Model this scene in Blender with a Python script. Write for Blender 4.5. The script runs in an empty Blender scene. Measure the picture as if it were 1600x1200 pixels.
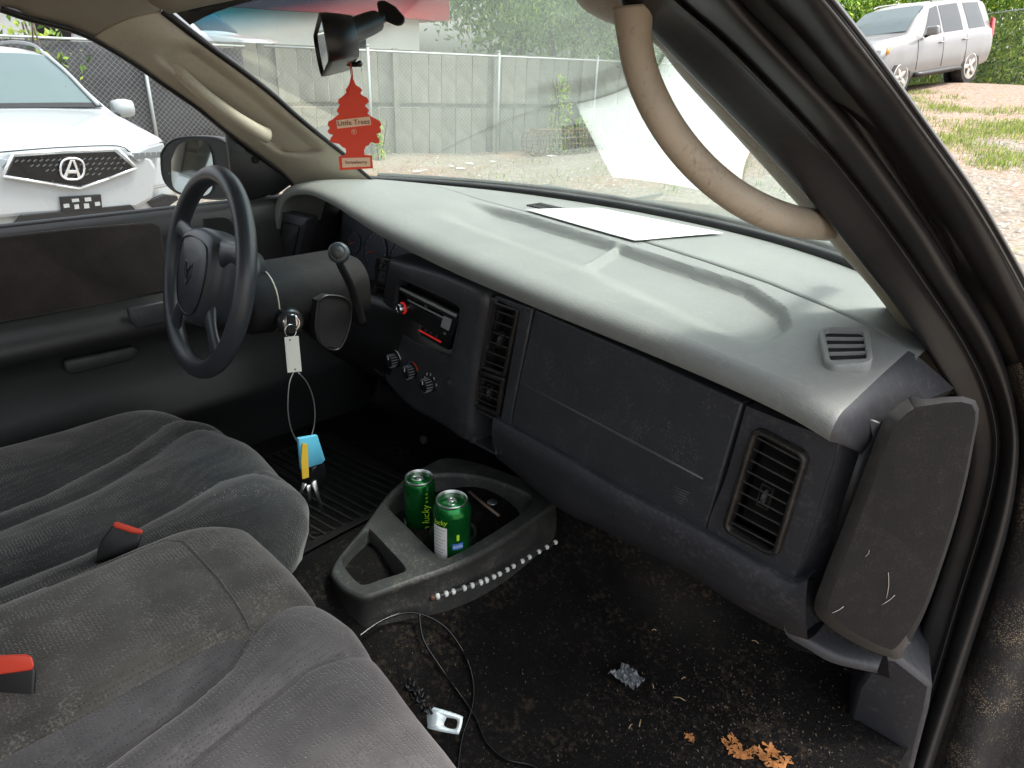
import bpy, bmesh, math, random
import numpy as np
from math import sin, cos, pi, radians, atan2, sqrt, hypot
from mathutils import Vector, Matrix
random.seed(7); np.random.seed(7)
S = bpy.context.scene
COL = S.collection

# ------------------------------------------------------------------ camera, world, sun, exposure
YAW, PITCH, ROLL, FPX = radians(43.5), radians(25), radians(2.3), 1080.0
CAM = Vector((.85, -.48, 1.47))
_f = Vector((-sin(YAW)*cos(PITCH), cos(YAW)*cos(PITCH), -sin(PITCH)))
_r = Vector((cos(YAW), sin(YAW), 0)); _u = _r.cross(_f)
RT = cos(ROLL)*_r + sin(ROLL)*_u; UP = -sin(ROLL)*_r + cos(ROLL)*_u
cd = bpy.data.cameras.new('camera'); cam = bpy.data.objects.new('camera', cd); COL.objects.link(cam)
m = Matrix((RT, UP, -_f)).transposed().to_4x4(); m.translation = CAM; cam.matrix_world = m
cd.sensor_width = 36; cd.lens = 36*FPX/1600; cd.clip_start = .02; cd.clip_end = 500
S.camera = cam
w = bpy.data.worlds.new('World'); S.world = w; w.use_nodes = True
nt = w.node_tree; sky = nt.nodes.new('ShaderNodeTexSky'); sky.sky_type = 'NISHITA'; sky.sun_disc = False
SUN_EL, SUN_AZ = radians(62), radians(38)      # azimuth clockwise from +Y
sky.sun_elevation = SUN_EL; sky.sun_rotation = SUN_AZ; sky.dust_density = 4; sky.air_density = 1.2; sky.ozone_density = .6
bg = nt.nodes['Background']; hs = nt.nodes.new('ShaderNodeHueSaturation'); hs.inputs['Saturation'].default_value = .3; hs.inputs['Value'].default_value = 1.1; nt.links.new(sky.outputs[0], hs.inputs['Color']); nt.links.new(hs.outputs[0], bg.inputs[0]); bg.inputs[1].default_value = .15
sd = bpy.data.lights.new('sun', 'SUN'); sd.energy = 1.3; sd.angle = radians(12); sd.color = (1, .95, .88)
sun = bpy.data.objects.new('sun', sd); COL.objects.link(sun)
sdir = Vector((sin(SUN_AZ)*cos(SUN_EL), cos(SUN_AZ)*cos(SUN_EL), sin(SUN_EL)))
sun.rotation_euler = sdir.to_track_quat('Z', 'Y').to_euler()
S.view_settings.view_transform = 'Standard'; S.view_settings.look = 'None'
S.view_settings.exposure = 1.5; S.view_settings.gamma = 1; S.view_settings.use_curve_mapping = False
S.render.engine = 'CYCLES'
S.cycles.max_bounces = 10; S.cycles.diffuse_bounces = 5; S.cycles.transparent_max_bounces = 16

# ------------------------------------------------------------------ measuring helpers: a pixel of the photo dropped on a real plane
def ray(u, v):
    u = float(u); v = float(v); return (u-800)/FPX*RT - (v-600)/FPX*UP + _f
def on(u, v, P0, n):
    d = ray(u, v); P0 = Vector(P0); n = Vector(n)
    return CAM + d*((P0-CAM).dot(n)/d.dot(n))
def X(u, v, a): return on(u, v, (a,0,0), (1,0,0))
def Y(u, v, a): return on(u, v, (0,float(a),0), (0,1,0))
def Z(u, v, a): return on(u, v, (0,0,a), (0,0,1))
def D(u, v, d): return CAM + ray(u, v)*d

# ------------------------------------------------------------------ object helpers
WO = {}
def link(o, parent, c):
    COL.objects.link(o)
    if parent is not None:
        o.parent = parent; o.location = Vector(c) - WO[parent.name]
    else: o.location = c
    WO[o.name] = Vector(c)
    return o
def empty(name, c):
    o = bpy.data.objects.new(name, None); o.empty_display_size = .05
    return link(o, None, Vector(c))
def tag(o, label=None, cat=None, group=None, kind=None):
    if label: o['label'] = label
    if cat: o['category'] = cat
    if group: o['group'] = group
    if kind: o['kind'] = kind
    return o
def obj(name, vs, fs, mat, parent=None, smooth=True, origin=None, mats=None, fm=None, sharp=None):
    vs = [Vector(v) for v in vs]
    lo = Vector([min(v[i] for v in vs) for i in range(3)]); hi = Vector([max(v[i] for v in vs) for i in range(3)])
    c = Vector(origin) if origin is not None else (lo+hi)/2
    if parent is None and origin is None: c.z = lo.z
    me = bpy.data.meshes.new(name); me.from_pydata([tuple(v-c) for v in vs], [], [tuple(f) for f in fs])
    for mm in (mats or [mat]): me.materials.append(mm)
    if fm:
        for p, k in zip(me.polygons, fm): p.material_index = k
    me.validate(); me.update()
    if smooth: me.shade_smooth()
    if smooth and sharp: me.set_sharp_from_angle(angle=radians(sharp))
    o = bpy.data.objects.new(name, me)
    return link(o, parent, c)
def bevel(o, w, seg=2, ang=30):
    b = o.modifiers.new('bevel', 'BEVEL'); b.width = w; b.segments = seg; b.limit_method = 'ANGLE'; b.angle_limit = radians(ang)
    b.harden_normals = False
    return o
def solid(o, t, off=-1):
    b = o.modifiers.new('thick', 'SOLIDIFY'); b.thickness = t; b.offset = off
    return o
class MB:
    def __init__(s): s.v = []; s.f = []
    def add(s, vs, fs):
        n = len(s.v); s.v += [Vector(v) for v in vs]; s.f += [tuple(i+n for i in f) for f in fs]; return s
    def obj(s, name, mat, parent=None, **k): return obj(name, s.v, s.f, mat, parent, **k)
def g_box(c, sx, sy, sz, ax=None):
    c = Vector(c); ax = ax or (Vector((1,0,0)), Vector((0,1,0)), Vector((0,0,1)))
    vs = [c + ax[0]*(sx/2*i) + ax[1]*(sy/2*j) + ax[2]*(sz/2*k) for i in (-1,1) for j in (-1,1) for k in (-1,1)]
    return vs, [(0,1,3,2),(4,6,7,5),(0,4,5,1),(2,3,7,6),(0,2,6,4),(1,5,7,3)]
def g_prism(poly, off):
    n = len(poly); off = Vector(off); vs = [Vector(p) for p in poly] + [Vector(p)+off for p in poly]
    return vs, [tuple(range(n))[::-1], tuple(range(n, 2*n))] + [(i, (i+1)%n, n+(i+1)%n, n+i) for i in range(n)]
def g_grid(rows, closed=False):
    m_ = len(rows[0]); vs = [p for r in rows for p in r]; fs = []
    for i in range(len(rows)-1):
        for j in range(m_ if closed else m_-1):
            k = (j+1) % m_
            fs.append((i*m_+j, i*m_+k, (i+1)*m_+k, (i+1)*m_+j))
    return vs, fs
def cat(pts, n):
    """smooth curve through points, n samples"""
    P = [Vector(p) for p in pts]; out = []
    if len(P) == 2: return [P[0].lerp(P[1], i/(n-1)) for i in range(n)]
    for i in range(n):
        t = i/(n-1)*(len(P)-1); k = min(int(t), len(P)-2); t -= k
        a = P[max(k-1,0)]; b = P[k]; c = P[k+1]; d = P[min(k+2, len(P)-1)]
        out.append(.5*((2*b) + (c-a)*t + (2*a-5*b+4*c-d)*t*t + (3*b-a-3*c+d)*t**3))
    return out
def g_tube(pts, r, seg=10, cap=True, flat=1.0, updir=None):
    n = len(pts); pts = [Vector(p) for p in pts]; rings = []
    prev = None
    for i, p in enumerate(pts):
        t = (pts[min(i+1,n-1)] - pts[max(i-1,0)]).normalized()
        a = Vector(updir) if updir is not None else (prev if prev is not None else (Vector((0,0,1)) if abs(t.z) < .9 else Vector((1,0,0))))
        s = t.cross(a).normalized(); b = s.cross(t).normalized(); prev = b
        rr = r[i] if hasattr(r, '__len__') else r
        rings.append([p + s*(rr*cos(2*pi*k/seg)) + b*(rr*flat*sin(2*pi*k/seg)) for k in range(seg)])
    vs, fs = g_grid(rings, True)
    if cap: fs += [tuple(range(seg))[::-1], tuple(range(len(vs)-seg, len(vs)))]
    return vs, fs
def g_lathe(c, prof, seg=32, ax=None):
    """prof = [(radius, height)], axis ax[2]"""
    c = Vector(c); ax = ax or (Vector((1,0,0)), Vector((0,1,0)), Vector((0,0,1)))
    rings = [[c + ax[2]*h + ax[0]*(r*cos(2*pi*k/seg)) + ax[1]*(r*sin(2*pi*k/seg)) for k in range(seg)] for r, h in prof]
    vs, fs = g_grid(rings, True)
    fs += [tuple(range(seg))[::-1], tuple(range(len(vs)-seg, len(vs)))]
    return vs, fs
def rrect(x0, y0, x1, y1, r, n=5):
    out = []
    for cx, cy, a in ((x1-r, y1-r, 0), (x0+r, y1-r, 90), (x0+r, y0+r, 180), (x1-r, y0+r, 270)):
        out += [(cx + r*cos(radians(a+90*k/n)), cy + r*sin(radians(a+90*k/n))) for k in range(n+1)]
    return out
def frame(n, up=(0,0,1)):
    """right, up, normal"""
    n = Vector(n).normalized(); r = Vector(up).cross(n).normalized(); u = n.cross(r)
    return r, u, n
class Quad:
    """bilinear patch on four corners TL TR BR BL, with depth along its normal"""
    def __init__(s, tl, tr, br, bl, flip=None):
        s.c = [Vector(p) for p in (tl, tr, br, bl)]
        s.n = (s.c[3]-s.c[0]).cross(s.c[1]-s.c[0]).normalized()
        if s.n.dot(CAM - s.c[0]) < 0: s.n = -s.n
        s.w = (s.c[1]-s.c[0]).length; s.h = (s.c[3]-s.c[0]).length
    def __call__(s, u, v, d=0):
        a = s.c[0].lerp(s.c[1], u); b = s.c[3].lerp(s.c[2], u)
        return a.lerp(b, v) + s.n*d
    def box(s, u0, v0, u1, v1, d0, d1):
        vs = [s(u, v, d) for u in (u0,u1) for v in (v0,v1) for d in (d0,d1)]
        return vs, [(0,1,3,2),(4,6,7,5),(0,4,5,1),(2,3,7,6),(0,2,6,4),(1,5,7,3)]
    def ring(s, o, i, r, d0, d1, ri=None):
        """rounded frame: outer margin box o=(u0,v0,u1,v1), inner i, corner radius in metres"""
        def loop(b, rad, d):
            return [s(x/s.w, y/s.h, d) for x, y in rrect(b[0]*s.w, b[1]*s.h, b[2]*s.w, b[3]*s.h, rad, 6)]
        e = min(.002, abs(d1-d0)*.4)
        sh = lambda b, k: (b[0]+k/s.w, b[1]+k/s.h, b[2]-k/s.w, b[3]-k/s.h)
        ri = ri if ri is not None else r*.6
        rows = [loop(o, r, d0), loop(o, r, d1-e), loop(sh(o, e), max(r-e,.0005), d1), loop(sh(i,-e), ri+e, d1), loop(i, ri, d1-e), loop(i, ri, d0)]
        return g_grid(rows, True)
    def plate(s, b, r, d0, d1):
        def loop(bb, rad, d):
            return [s(x/s.w, y/s.h, d) for x, y in rrect(bb[0]*s.w, bb[1]*s.h, bb[2]*s.w, bb[3]*s.h, rad, 6)]
        e = min(.0015, abs(d1-d0)*.4); sh = (b[0]+e/s.w, b[1]+e/s.h, b[2]-e/s.w, b[3]-e/s.h)
        rows = [loop(b, r, d0), loop(b, r, d1-e), loop(sh, max(r-e,.0003), d1)]
        vs, fs = g_grid(rows, True); n = len(rows[0]); fs += [tuple(range(2*n, 3*n)), tuple(range(n))[::-1]]
        return vs, fs
def text(name, s, size, o, r, u, n, mat, parent, depth=.0004, align='CENTER', shear=0):
    cu = bpy.data.curves.new(name, 'FONT'); cu.body = s; cu.size = size; cu.extrude = depth; cu.align_x = align; cu.align_y = 'CENTER'; cu.shear = shear
    cu.resolution_u = 3
    t = bpy.data.objects.new('t', cu); COL.objects.link(t); bpy.context.view_layer.update()
    me = bpy.data.meshes.new_from_object(t.evaluated_get(bpy.context.evaluated_depsgraph_get()))
    bpy.data.objects.remove(t)
    r = Vector(r); u = Vector(u); n = Vector(n)
    vs = [Vector(o) + r*v.co.x + u*v.co.y + n*v.co.z for v in me.vertices]; fs = [tuple(p.vertices) for p in me.polygons]
    return obj(name, vs, fs, mat, parent, smooth=False)
def sst(a, b, x):
    t = max(0., min(1., (x-a)/(b-a))); return t*t*(3-2*t)

# ------------------------------------------------------------------ materials
def mat(name, col, rough=.5, metal=0, spec=.5, bump=0, bscale=200, var=0, vscale=8, dust=None, dustamt=.5, dscale=30, coat=0, sheen=0, emit=None, alpha=None, tint=None, bdist=.001):
    M = bpy.data.materials.new(name); M.use_nodes = True; N = M.node_tree; P = N.nodes['Principled BSDF']
    P.inputs['Base Color'].default_value = (*col, 1); P.inputs['Roughness'].default_value = rough; P.inputs['Metallic'].default_value = metal
    P.inputs['Specular IOR Level'].default_value = spec; P.inputs['Coat Weight'].default_value = coat
    if sheen: P.inputs['Sheen Weight'].default_value = sheen; P.inputs['Sheen Roughness'].default_value = .4
    tc = N.nodes.new('ShaderNodeTexCoord')
    src = None
    if var or dust:
        nz = N.nodes.new('ShaderNodeTexNoise'); nz.inputs['Scale'].default_value = vscale; nz.inputs['Detail'].default_value = 6; nz.inputs['Roughness'].default_value = .65
        N.links.new(tc.outputs['Object'], nz.inputs[0])
        cr = N.nodes.new('ShaderNodeValToRGB'); cr.color_ramp.elements[0].position = .3; cr.color_ramp.elements[1].position = .72
        a = [max(0, c*(1-var)) for c in col]; b = [min(1, c*(1+var)) for c in col]
        cr.color_ramp.elements[0].color = (*a, 1); cr.color_ramp.elements[1].color = (*(tint or b), 1)
        N.links.new(nz.outputs[0], cr.inputs[0]); src = cr.outputs[0]
    if dust:
        n2 = N.nodes.new('ShaderNodeTexNoise'); n2.inputs['Scale'].default_value = dscale; n2.inputs['Detail'].default_value = 8; n2.inputs['Roughness'].default_value = .75
        N.links.new(tc.outputs['Object'], n2.inputs[0])
        n3 = N.nodes.new('ShaderNodeTexNoise'); n3.inputs['Scale'].default_value = dscale*14; n3.inputs['Detail'].default_value = 3
        N.links.new(tc.outputs['Object'], n3.inputs[0])
        ml = N.nodes.new('ShaderNodeMath'); ml.operation = 'MULTIPLY'; N.links.new(n2.outputs[0], ml.inputs[0]); N.links.new(n3.outputs[0], ml.inputs[1])
        mr = N.nodes.new('ShaderNodeMapRange'); mr.inputs[1].default_value = .27; mr.inputs[2].default_value = .42; mr.inputs[4].default_value = dustamt
        N.links.new(ml.outputs[0], mr.inputs[0])
        mx = N.nodes.new('ShaderNodeMix'); mx.data_type = 'RGBA'; N.links.new(mr.outputs[0], mx.inputs[0]); N.links.new(src, mx.inputs[6]); mx.inputs[7].default_value = (*dust, 1)
        src = mx.outputs[2]
    if src: N.links.new(src, P.inputs['Base Color'])
    if bump:
        nb = N.nodes.new('ShaderNodeTexNoise'); nb.inputs['Scale'].default_value = bscale; nb.inputs['Detail'].default_value = 3
        N.links.new(tc.outputs['Object'], nb.inputs[0])
        bp = N.nodes.new('ShaderNodeBump'); bp.inputs['Strength'].default_value = bump; bp.inputs['Distance'].default_value = bdist
        N.links.new(nb.outputs[0], bp.inputs['Height']); N.links.new(bp.outputs[0], P.inputs['Normal'])
    if emit: P.inputs['Emission Color'].default_value = (*emit[0], 1); P.inputs['Emission Strength'].default_value = emit[1]
    return M
M = {}
M['pad'] = mat('dash_pad_vinyl', (.185,.194,.183), .52, spec=.5, bump=.55, bscale=520, var=.10, vscale=5, dust=(.3,.3,.27), dustamt=.22, dscale=9)
M['face'] = mat('dash_plastic', (.027,.029,.033), .48, bump=.3, bscale=900, var=.15, vscale=6, dust=(.12,.12,.12), dustamt=.4, dscale=20)
M['lower'] = mat('lower_plastic', (.028,.029,.034), .5, bump=.3, bscale=900, var=.15, vscale=6, dust=(.14,.13,.12), dustamt=.35, dscale=10)
M['door'] = mat('door_plastic', (.022,.023,.023), .5, bump=.3, bscale=700, var=.15, vscale=5)
M['endcap'] = mat('end_plastic', (.010,.0095,.010), .75, spec=.2, bump=.3, bscale=700, var=.2, vscale=8, dust=(.06,.055,.05), dustamt=.35, dscale=40)
M['edge'] = mat('dusty_plastic', (.032,.030,.028), .6, bump=.3, bscale=700, var=.25, vscale=10, dust=(.13,.115,.10), dustamt=.5, dscale=60)
M['black'] = mat('black_plastic', (.008,.008,.009), .38, var=.2, vscale=10)
M['gloss'] = mat('gloss_black', (.006,.006,.007), .12)
M['vent'] = mat('vent_black', (.012,.011,.010), .42, var=.3, vscale=30, dust=(.12,.10,.08), dustamt=.5, dscale=30)
M['slat'] = mat('slat_plastic', (.035,.033,.031), .4, var=.3, vscale=30, dust=(.14,.12,.1), dustamt=.4, dscale=40)
M['void'] = mat('opening_shade', (.004,.004,.004), .8)  # near-black base puts the shade inside openings and gaps into the colour
M['beige'] = mat('beige_trim', (.44,.40,.315), .5, bump=.2, bscale=500, var=.07, vscale=6, dust=(.15,.11,.07), dustamt=.18, dscale=10)
M['beige2'] = mat('beige_soiled', (.33,.28,.21), .5, bump=.25, bscale=500, var=.12, vscale=12, dust=(.13,.09,.055), dustamt=.5, dscale=16)
M['liner'] = mat('headliner', (.27,.24,.19), .9, bump=.4, bscale=600, var=.12, vscale=5)
M['rubber'] = mat('rubber', (.014,.0135,.014), .45, var=.2, vscale=14, bump=.1, bscale=90, dust=(.06,.055,.05), dustamt=.25, dscale=50)
M['jamb'] = mat('jamb_paint', (.014,.013,.014), .42, spec=.5, var=.2, vscale=9, dust=(.05,.045,.04), dustamt=.25, dscale=50)
M['wheel'] = mat('wheel_vinyl', (.030,.034,.040), .36, bump=.2, bscale=600, var=.1)
M['carpet'] = mat('carpet', (.008,.0075,.0075), .95, spec=.1, bump=1, bscale=380, var=.4, vscale=9, dust=(.07,.052,.036), dustamt=.55, dscale=8, bdist=.004)
M['mud'] = mat('mud', (.13,.095,.06), .95, bump=1, bscale=150, var=.5, vscale=60, bdist=.004)
M['paper'] = mat('paper', (.82,.83,.83), .8)
M['chrome'] = mat('chrome', (.62,.63,.65), .22, 1)
M['alu'] = mat('aluminium', (.6,.6,.6), .3, 1, bump=.1, bscale=60)
M['dull'] = mat('dull_metal', (.42,.42,.42), .4, 1)
M['red'] = mat('red_card', (.72,.055,.02), .6)
M['redplastic'] = mat('red_plastic', (.65,.06,.03), .35)
M['cream'] = mat('cream_print', (.80,.58,.42), .6)
M['brown'] = mat('brown_print', (.10,.04,.02), .6)
M['green'] = mat('green_can', (.006,.16,.03), .25, .75, coat=.3, var=.15)
M['lime'] = mat('lime_print', (.45,.7,.03), .4)
M['white'] = mat('white_plastic', (.7,.7,.67), .4)
M['tagw'] = mat('tag_card', (.5,.48,.43), .6)
M['blue'] = mat('blue_tape', (.10,.42,.60), .5)
M['bluep'] = mat('blue_print', (.05,.15,.5), .5)
M['yellow'] = mat('yellow_tape', (.65,.42,.04), .5)
M['redlit'] = mat('red_light', (.5,.02,.02), .4, emit=((1,.03,.02), .10))
M['crease'] = mat('crease_plastic', (.085,.088,.09), .4)
M['grey'] = mat('grey_print', (.25,.26,.27), .5)
M['leaf'] = mat('dry_leaf', (.42,.17,.05), .8, var=.4, vscale=60)
M['lint'] = mat('lint', (.4,.36,.3), .9)
M['gauge'] = mat('gauge_face', (.03,.035,.042), .35, var=.2)

def glass_mat(name, col, ior, dirt, band=False):
    G = bpy.data.materials.new(name); G.use_nodes = True; N = G.node_tree; N.nodes.clear()
    out = N.nodes.new('ShaderNodeOutputMaterial'); tr = N.nodes.new('ShaderNodeBsdfTransparent'); tr.inputs[0].default_value = (*col, 1)
    gl = N.nodes.new('ShaderNodeBsdfGlossy'); gl.inputs['Roughness'].default_value = .015; gl.inputs[0].default_value = (.93, 1, .97, 1)
    lw = N.nodes.new('ShaderNodeLayerWeight'); lw.inputs[0].default_value = .5
    pw = N.nodes.new('ShaderNodeMath'); pw.operation = 'POWER'; N.links.new(lw.outputs['Facing'], pw.inputs[0]); pw.inputs[1].default_value = ior
    fr = N.nodes.new('ShaderNodeMapRange'); fr.inputs[3].default_value = .05; fr.inputs[4].default_value = 1; N.links.new(pw.outputs[0], fr.inputs[0])
    mx = N.nodes.new('ShaderNodeMixShader'); N.links.new(fr.outputs[0], mx.inputs[0]); N.links.new(tr.outputs[0], mx.inputs[1]); N.links.new(gl.outputs[0], mx.inputs[2])
    df = N.nodes.new('ShaderNodeBsdfDiffuse'); df.inputs[0].default_value = (.55, .6, .55, 1)
    tl = N.nodes.new('ShaderNodeBsdfTranslucent'); tl.inputs[0].default_value = (.6, .65, .6, 1)
    ad = N.nodes.new('ShaderNodeMixShader'); N.links.new(df.outputs[0], ad.inputs[1]); N.links.new(tl.outputs[0], ad.inputs[2])
    tc = N.nodes.new('ShaderNodeTexCoord'); nz = N.nodes.new('ShaderNodeTexNoise'); nz.inputs['Scale'].default_value = 7; nz.inputs['Detail'].default_value = 7
    N.links.new(tc.outputs['Object'], nz.inputs[0])
    mr = N.nodes.new('ShaderNodeMapRange'); mr.inputs[1].default_value = .35; mr.inputs[2].default_value = .75; mr.inputs[3].default_value = dirt*.5; mr.inputs[4].default_value = dirt*1.8
    N.links.new(nz.outputs[0], mr.inputs[0])
    n2 = N.nodes.new('ShaderNodeTexNoise'); n2.inputs['Scale'].default_value = 160; n2.inputs['Detail'].default_value = 2; N.links.new(tc.outputs['Object'], n2.inputs[0])
    m2 = N.nodes.new('ShaderNodeMapRange'); m2.inputs[1].default_value = .72; m2.inputs[2].default_value = .76; m2.inputs[4].default_value = .35; N.links.new(n2.outputs[0], m2.inputs[0])
    sm = N.nodes.new('ShaderNodeMath'); sm.operation = 'ADD'; sm.use_clamp = True; N.links.new(mr.outputs[0], sm.inputs[0]); N.links.new(m2.outputs[0], sm.inputs[1])
    m3 = N.nodes.new('ShaderNodeMixShader'); N.links.new(sm.outputs[0], m3.inputs[0]); N.links.new(mx.outputs[0], m3.inputs[1]); N.links.new(ad.outputs[0], m3.inputs[2])
    N.links.new(m3.outputs[0], out.inputs[0])
    if band:
        sx = N.nodes.new('ShaderNodeSeparateXYZ'); geo = N.nodes.new('ShaderNodeNewGeometry'); N.links.new(geo.outputs['Position'], sx.inputs[0])
        xx_ = N.nodes.new('ShaderNodeMath'); xx_.operation = 'MULTIPLY'; N.links.new(sx.outputs[0], xx_.inputs[0]); N.links.new(sx.outputs[0], xx_.inputs[1])
        zz_ = N.nodes.new('ShaderNodeMath'); zz_.operation = 'MULTIPLY_ADD'; N.links.new(xx_.outputs[0], zz_.inputs[0]); zz_.inputs[1].default_value = .17; N.links.new(sx.outputs[2], zz_.inputs[2])
        cr = N.nodes.new('ShaderNodeMapRange'); cr.inputs[1].default_value = 1.543; cr.inputs[2].default_value = 1.575; N.links.new(zz_.outputs[0], cr.inputs[0])
        mc = N.nodes.new('ShaderNodeMix'); mc.data_type = 'RGBA'; mc.inputs[6].default_value = (*col, 1); mc.inputs[7].default_value = (.05, .42, .62, 1)
        N.links.new(cr.outputs[0], mc.inputs[0]); N.links.new(mc.outputs[2], tr.inputs[0])
    return G
M['glass'] = glass_mat('windshield_glass', (.88,.95,.91), 2.3, .07, True)
M['sideglass'] = glass_mat('side_glass', (.88,.93,.93), 4, .02)

def fabric(name, col, tint, dustamt):
    F = mat(name, col, .85, spec=.15, var=.3, vscale=7, tint=tint, dust=(.30,.28,.24), dustamt=dustamt*.45, dscale=26, sheen=.9)
    N = F.node_tree; P = N.nodes['Principled BSDF']; P.inputs['Sheen Tint'].default_value = (.5,.47,.45,1)
    tc = N.nodes.new('ShaderNodeTexCoord'); vo = N.nodes.new('ShaderNodeTexVoronoi'); vo.inputs['Scale'].default_value = 310
    mp = N.nodes.new('ShaderNodeMapping'); mp.inputs['Scale'].default_value = (1, .75, 1); N.links.new(tc.outputs['Object'], mp.inputs[0]); N.links.new(mp.outputs[0], vo.inputs[0])
    vo.inputs['Randomness'].default_value = .35
    mr = N.nodes.new('ShaderNodeMapRange'); mr.inputs[1].default_value = .12; mr.inputs[2].default_value = .38; mr.inputs[3].default_value = .35; mr.inputs[4].default_value = 1
    N.links.new(vo.outputs['Distance'], mr.inputs[0])
    base = P.inputs['Base Color'].links[0].from_socket
    mx = N.nodes.new('ShaderNodeMix'); mx.data_type = 'RGBA'; mx.blend_type = 'MULTIPLY'; mx.inputs[0].default_value = .55
    N.links.new(base, mx.inputs[6]); N.links.new(mr.outputs[0], mx.inputs[7]); N.links.new(mx.outputs[2], P.inputs['Base Color'])
    bp = N.nodes.new('ShaderNodeBump'); bp.inputs['Strength'].default_value = .6; bp.inputs['Distance'].default_value = .002
    N.links.new(mr.outputs[0], bp.inputs['Height']); N.links.new(bp.outputs[0], P.inputs['Normal'])
    return F
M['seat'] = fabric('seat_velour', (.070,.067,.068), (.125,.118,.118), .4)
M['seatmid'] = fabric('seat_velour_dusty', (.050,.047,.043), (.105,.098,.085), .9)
M['seatdrv'] = fabric('seat_velour_shaded', (.026,.026,.027), (.048,.047,.046), .3)  # same velour as the near seat, with shade put into the colour
M['insert'] = fabric('door_cloth', (.030,.026,.025), (.05,.042,.04), .1)

# ================================================================== THE TRUCK
T = empty('pickup_truck', (0, 0, -.22))
tag(T, 'pickup truck with a grey dashboard and cloth seats, seen through its open passenger door', 'pickup truck')

# ---- windshield surface (curved, 36 degrees)
TA = math.tan(radians(36))
def base_y(x):
    xs = [0,.2,.34,.446,.56,.70,.76]; ys = [.885,.882,.868,.81,.735,.61,.55]
    return float(np.interp(abs(x), xs, ys))
def ws(u, v):
    """u -1..1 across, v 0..1 up"""
    hb = .715; ht = .56
    x = u*(hb*(1-v)+ht*v)
    z0 = 1.168; z1 = 1.60 - .055*abs(u)**2.5
    zz = z0 + (z1-z0)*v
    c = .272*abs(u)**2.3
    yb = .885 - c
    yt = .275 - .19*abs(u)**2.3
    return Vector((x, yb*(1-v)+yt*v, zz))
rows = [[ws(-1+2*i/48, j/16) for i in range(49)] for j in range(17)]
vs, fs = g_grid(rows); g = obj('windshield', vs, fs, M['glass'], T); g['label'] = 'dusty slightly green windshield with a blue tint band at the top'
# black rubber / frit along base and sides
def ribbon(name, pts, wv, t, matl, parent, seg=1):
    """flat strip following pts, offset vector wv (or list)"""
    rows = []
    for i, p in enumerate(pts):
        ww = wv[i] if isinstance(wv, list) else Vector(wv)
        rows.append([Vector(p), Vector(p)+ww])
    vs, fs = g_grid(rows); o = obj(name, vs, fs, matl, parent); solid(o, t, 0); return o
base = [ws(-1+2*i/60, 0) for i in range(61)]
mb = MB()
for dy, dz, r in ((-.014,.006,.012), (.012,.014,.010)):
    mb.add(*g_tube([p+Vector((0,dy,dz)) for p in base], r, 8))
s = mb.obj('windshield_seal', M['black'], T)
for sgn in (1,):
    pts = [ws(sgn*.985, k/14)+Vector((0,-.003,-.006)) for k in range(15)]
    r_ = [.006+.004*(k/14)**2 for k in range(15)]
    vs, fs = g_tube(pts, r_, 8); obj('windshield_seal', vs, fs, M['rubber'], T)
# header frit + corners (dark)
hd = [ws(-1+2*i/40, 1) for i in range(41)]
rows = []
for i, p in enumerate(hd):
    u = -1+2*i/40; q = ws(u, 1-.03-.05*abs(u)**8)
    rows.append([p+Vector((0,-.004,-.006)), q+Vector((0,-.004,-.006))])
vs, fs = g_grid(rows); solid(obj('windshield_seal', vs, fs, M['black'], T), .003)

# ---- dash pad
ST = [ # rear, break, brow
 ((-.718,.585,1.17),(-.718,.37,1.168),(-.718,.325,1.085)),
 ((-.69,.615,1.172),(-.69,.405,1.19),(-.69,.335,1.15)),
 ((-.62,.68,1.172),(-.62,.42,1.203),(-.62,.350,1.178)),
 ((-.52,.755,1.17),(-.52,.43,1.199),(-.52,.358,1.171)),
 ((-.42,.815,1.17),(-.42,.435,1.182),(-.42,.36,1.149)),
 ((-.33,.855,1.17),(-.33,.425,1.169),(-.33,.358,1.133)),
 ((-.1,.868,1.17),(-.1,.38,1.158),(-.1,.333,1.12)),
 ((.15,.865,1.17),(.15,.338,1.153),(.15,.300,1.12)),
 ((.37,.84,1.17),(.37,.305,1.151),(.37,.278,1.12)),
 ((.52,.76,1.168),(.52,.278,1.149),(.52,.258,1.12)),
 ((.60,.70,1.165),(.60,.265,1.148),(.60,.244,1.118)),
 ((.645,.665,1.16),(.645,.262,1.142),(.648,.236,1.112))]
def interp3(k, x):
    xs = [s_[k][0] for s_ in ST]
    i = max(0, min(len(xs)-2, int(np.searchsorted(xs, x))-1)); t = (x-xs[i])/(xs[i+1]-xs[i]); t = max(0, min(1, t))
    g_ = lambda j: Vector(ST[max(0, min(len(ST)-1, j))][k])
    a, b, c, d = g_(i-1), g_(i), g_(i+1), g_(i+2)
    def tan(p0, p1, p2):
        return (p2-p0)/max(1e-6, (p2.x-p0.x))
    h = c.x-b.x; m0 = tan(a, b, c)*h; m1 = tan(b, c, d)*h
    if i == 0: m0 = (c-b)
    if i == len(xs)-2: m1 = (c-b)
    r = b*(2*t**3-3*t*t+1) + m0*(t**3-2*t*t+t) + c*(3*t*t-2*t**3) + m1*(t**3-t*t)
    r.x = x; return r
def seam_y(x): return float(np.interp(x, [-.72,-.1,.113,.272,.406,.524,.60,.66], [.64,.645,.636,.603,.568,.523,.486,.455]))
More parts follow.
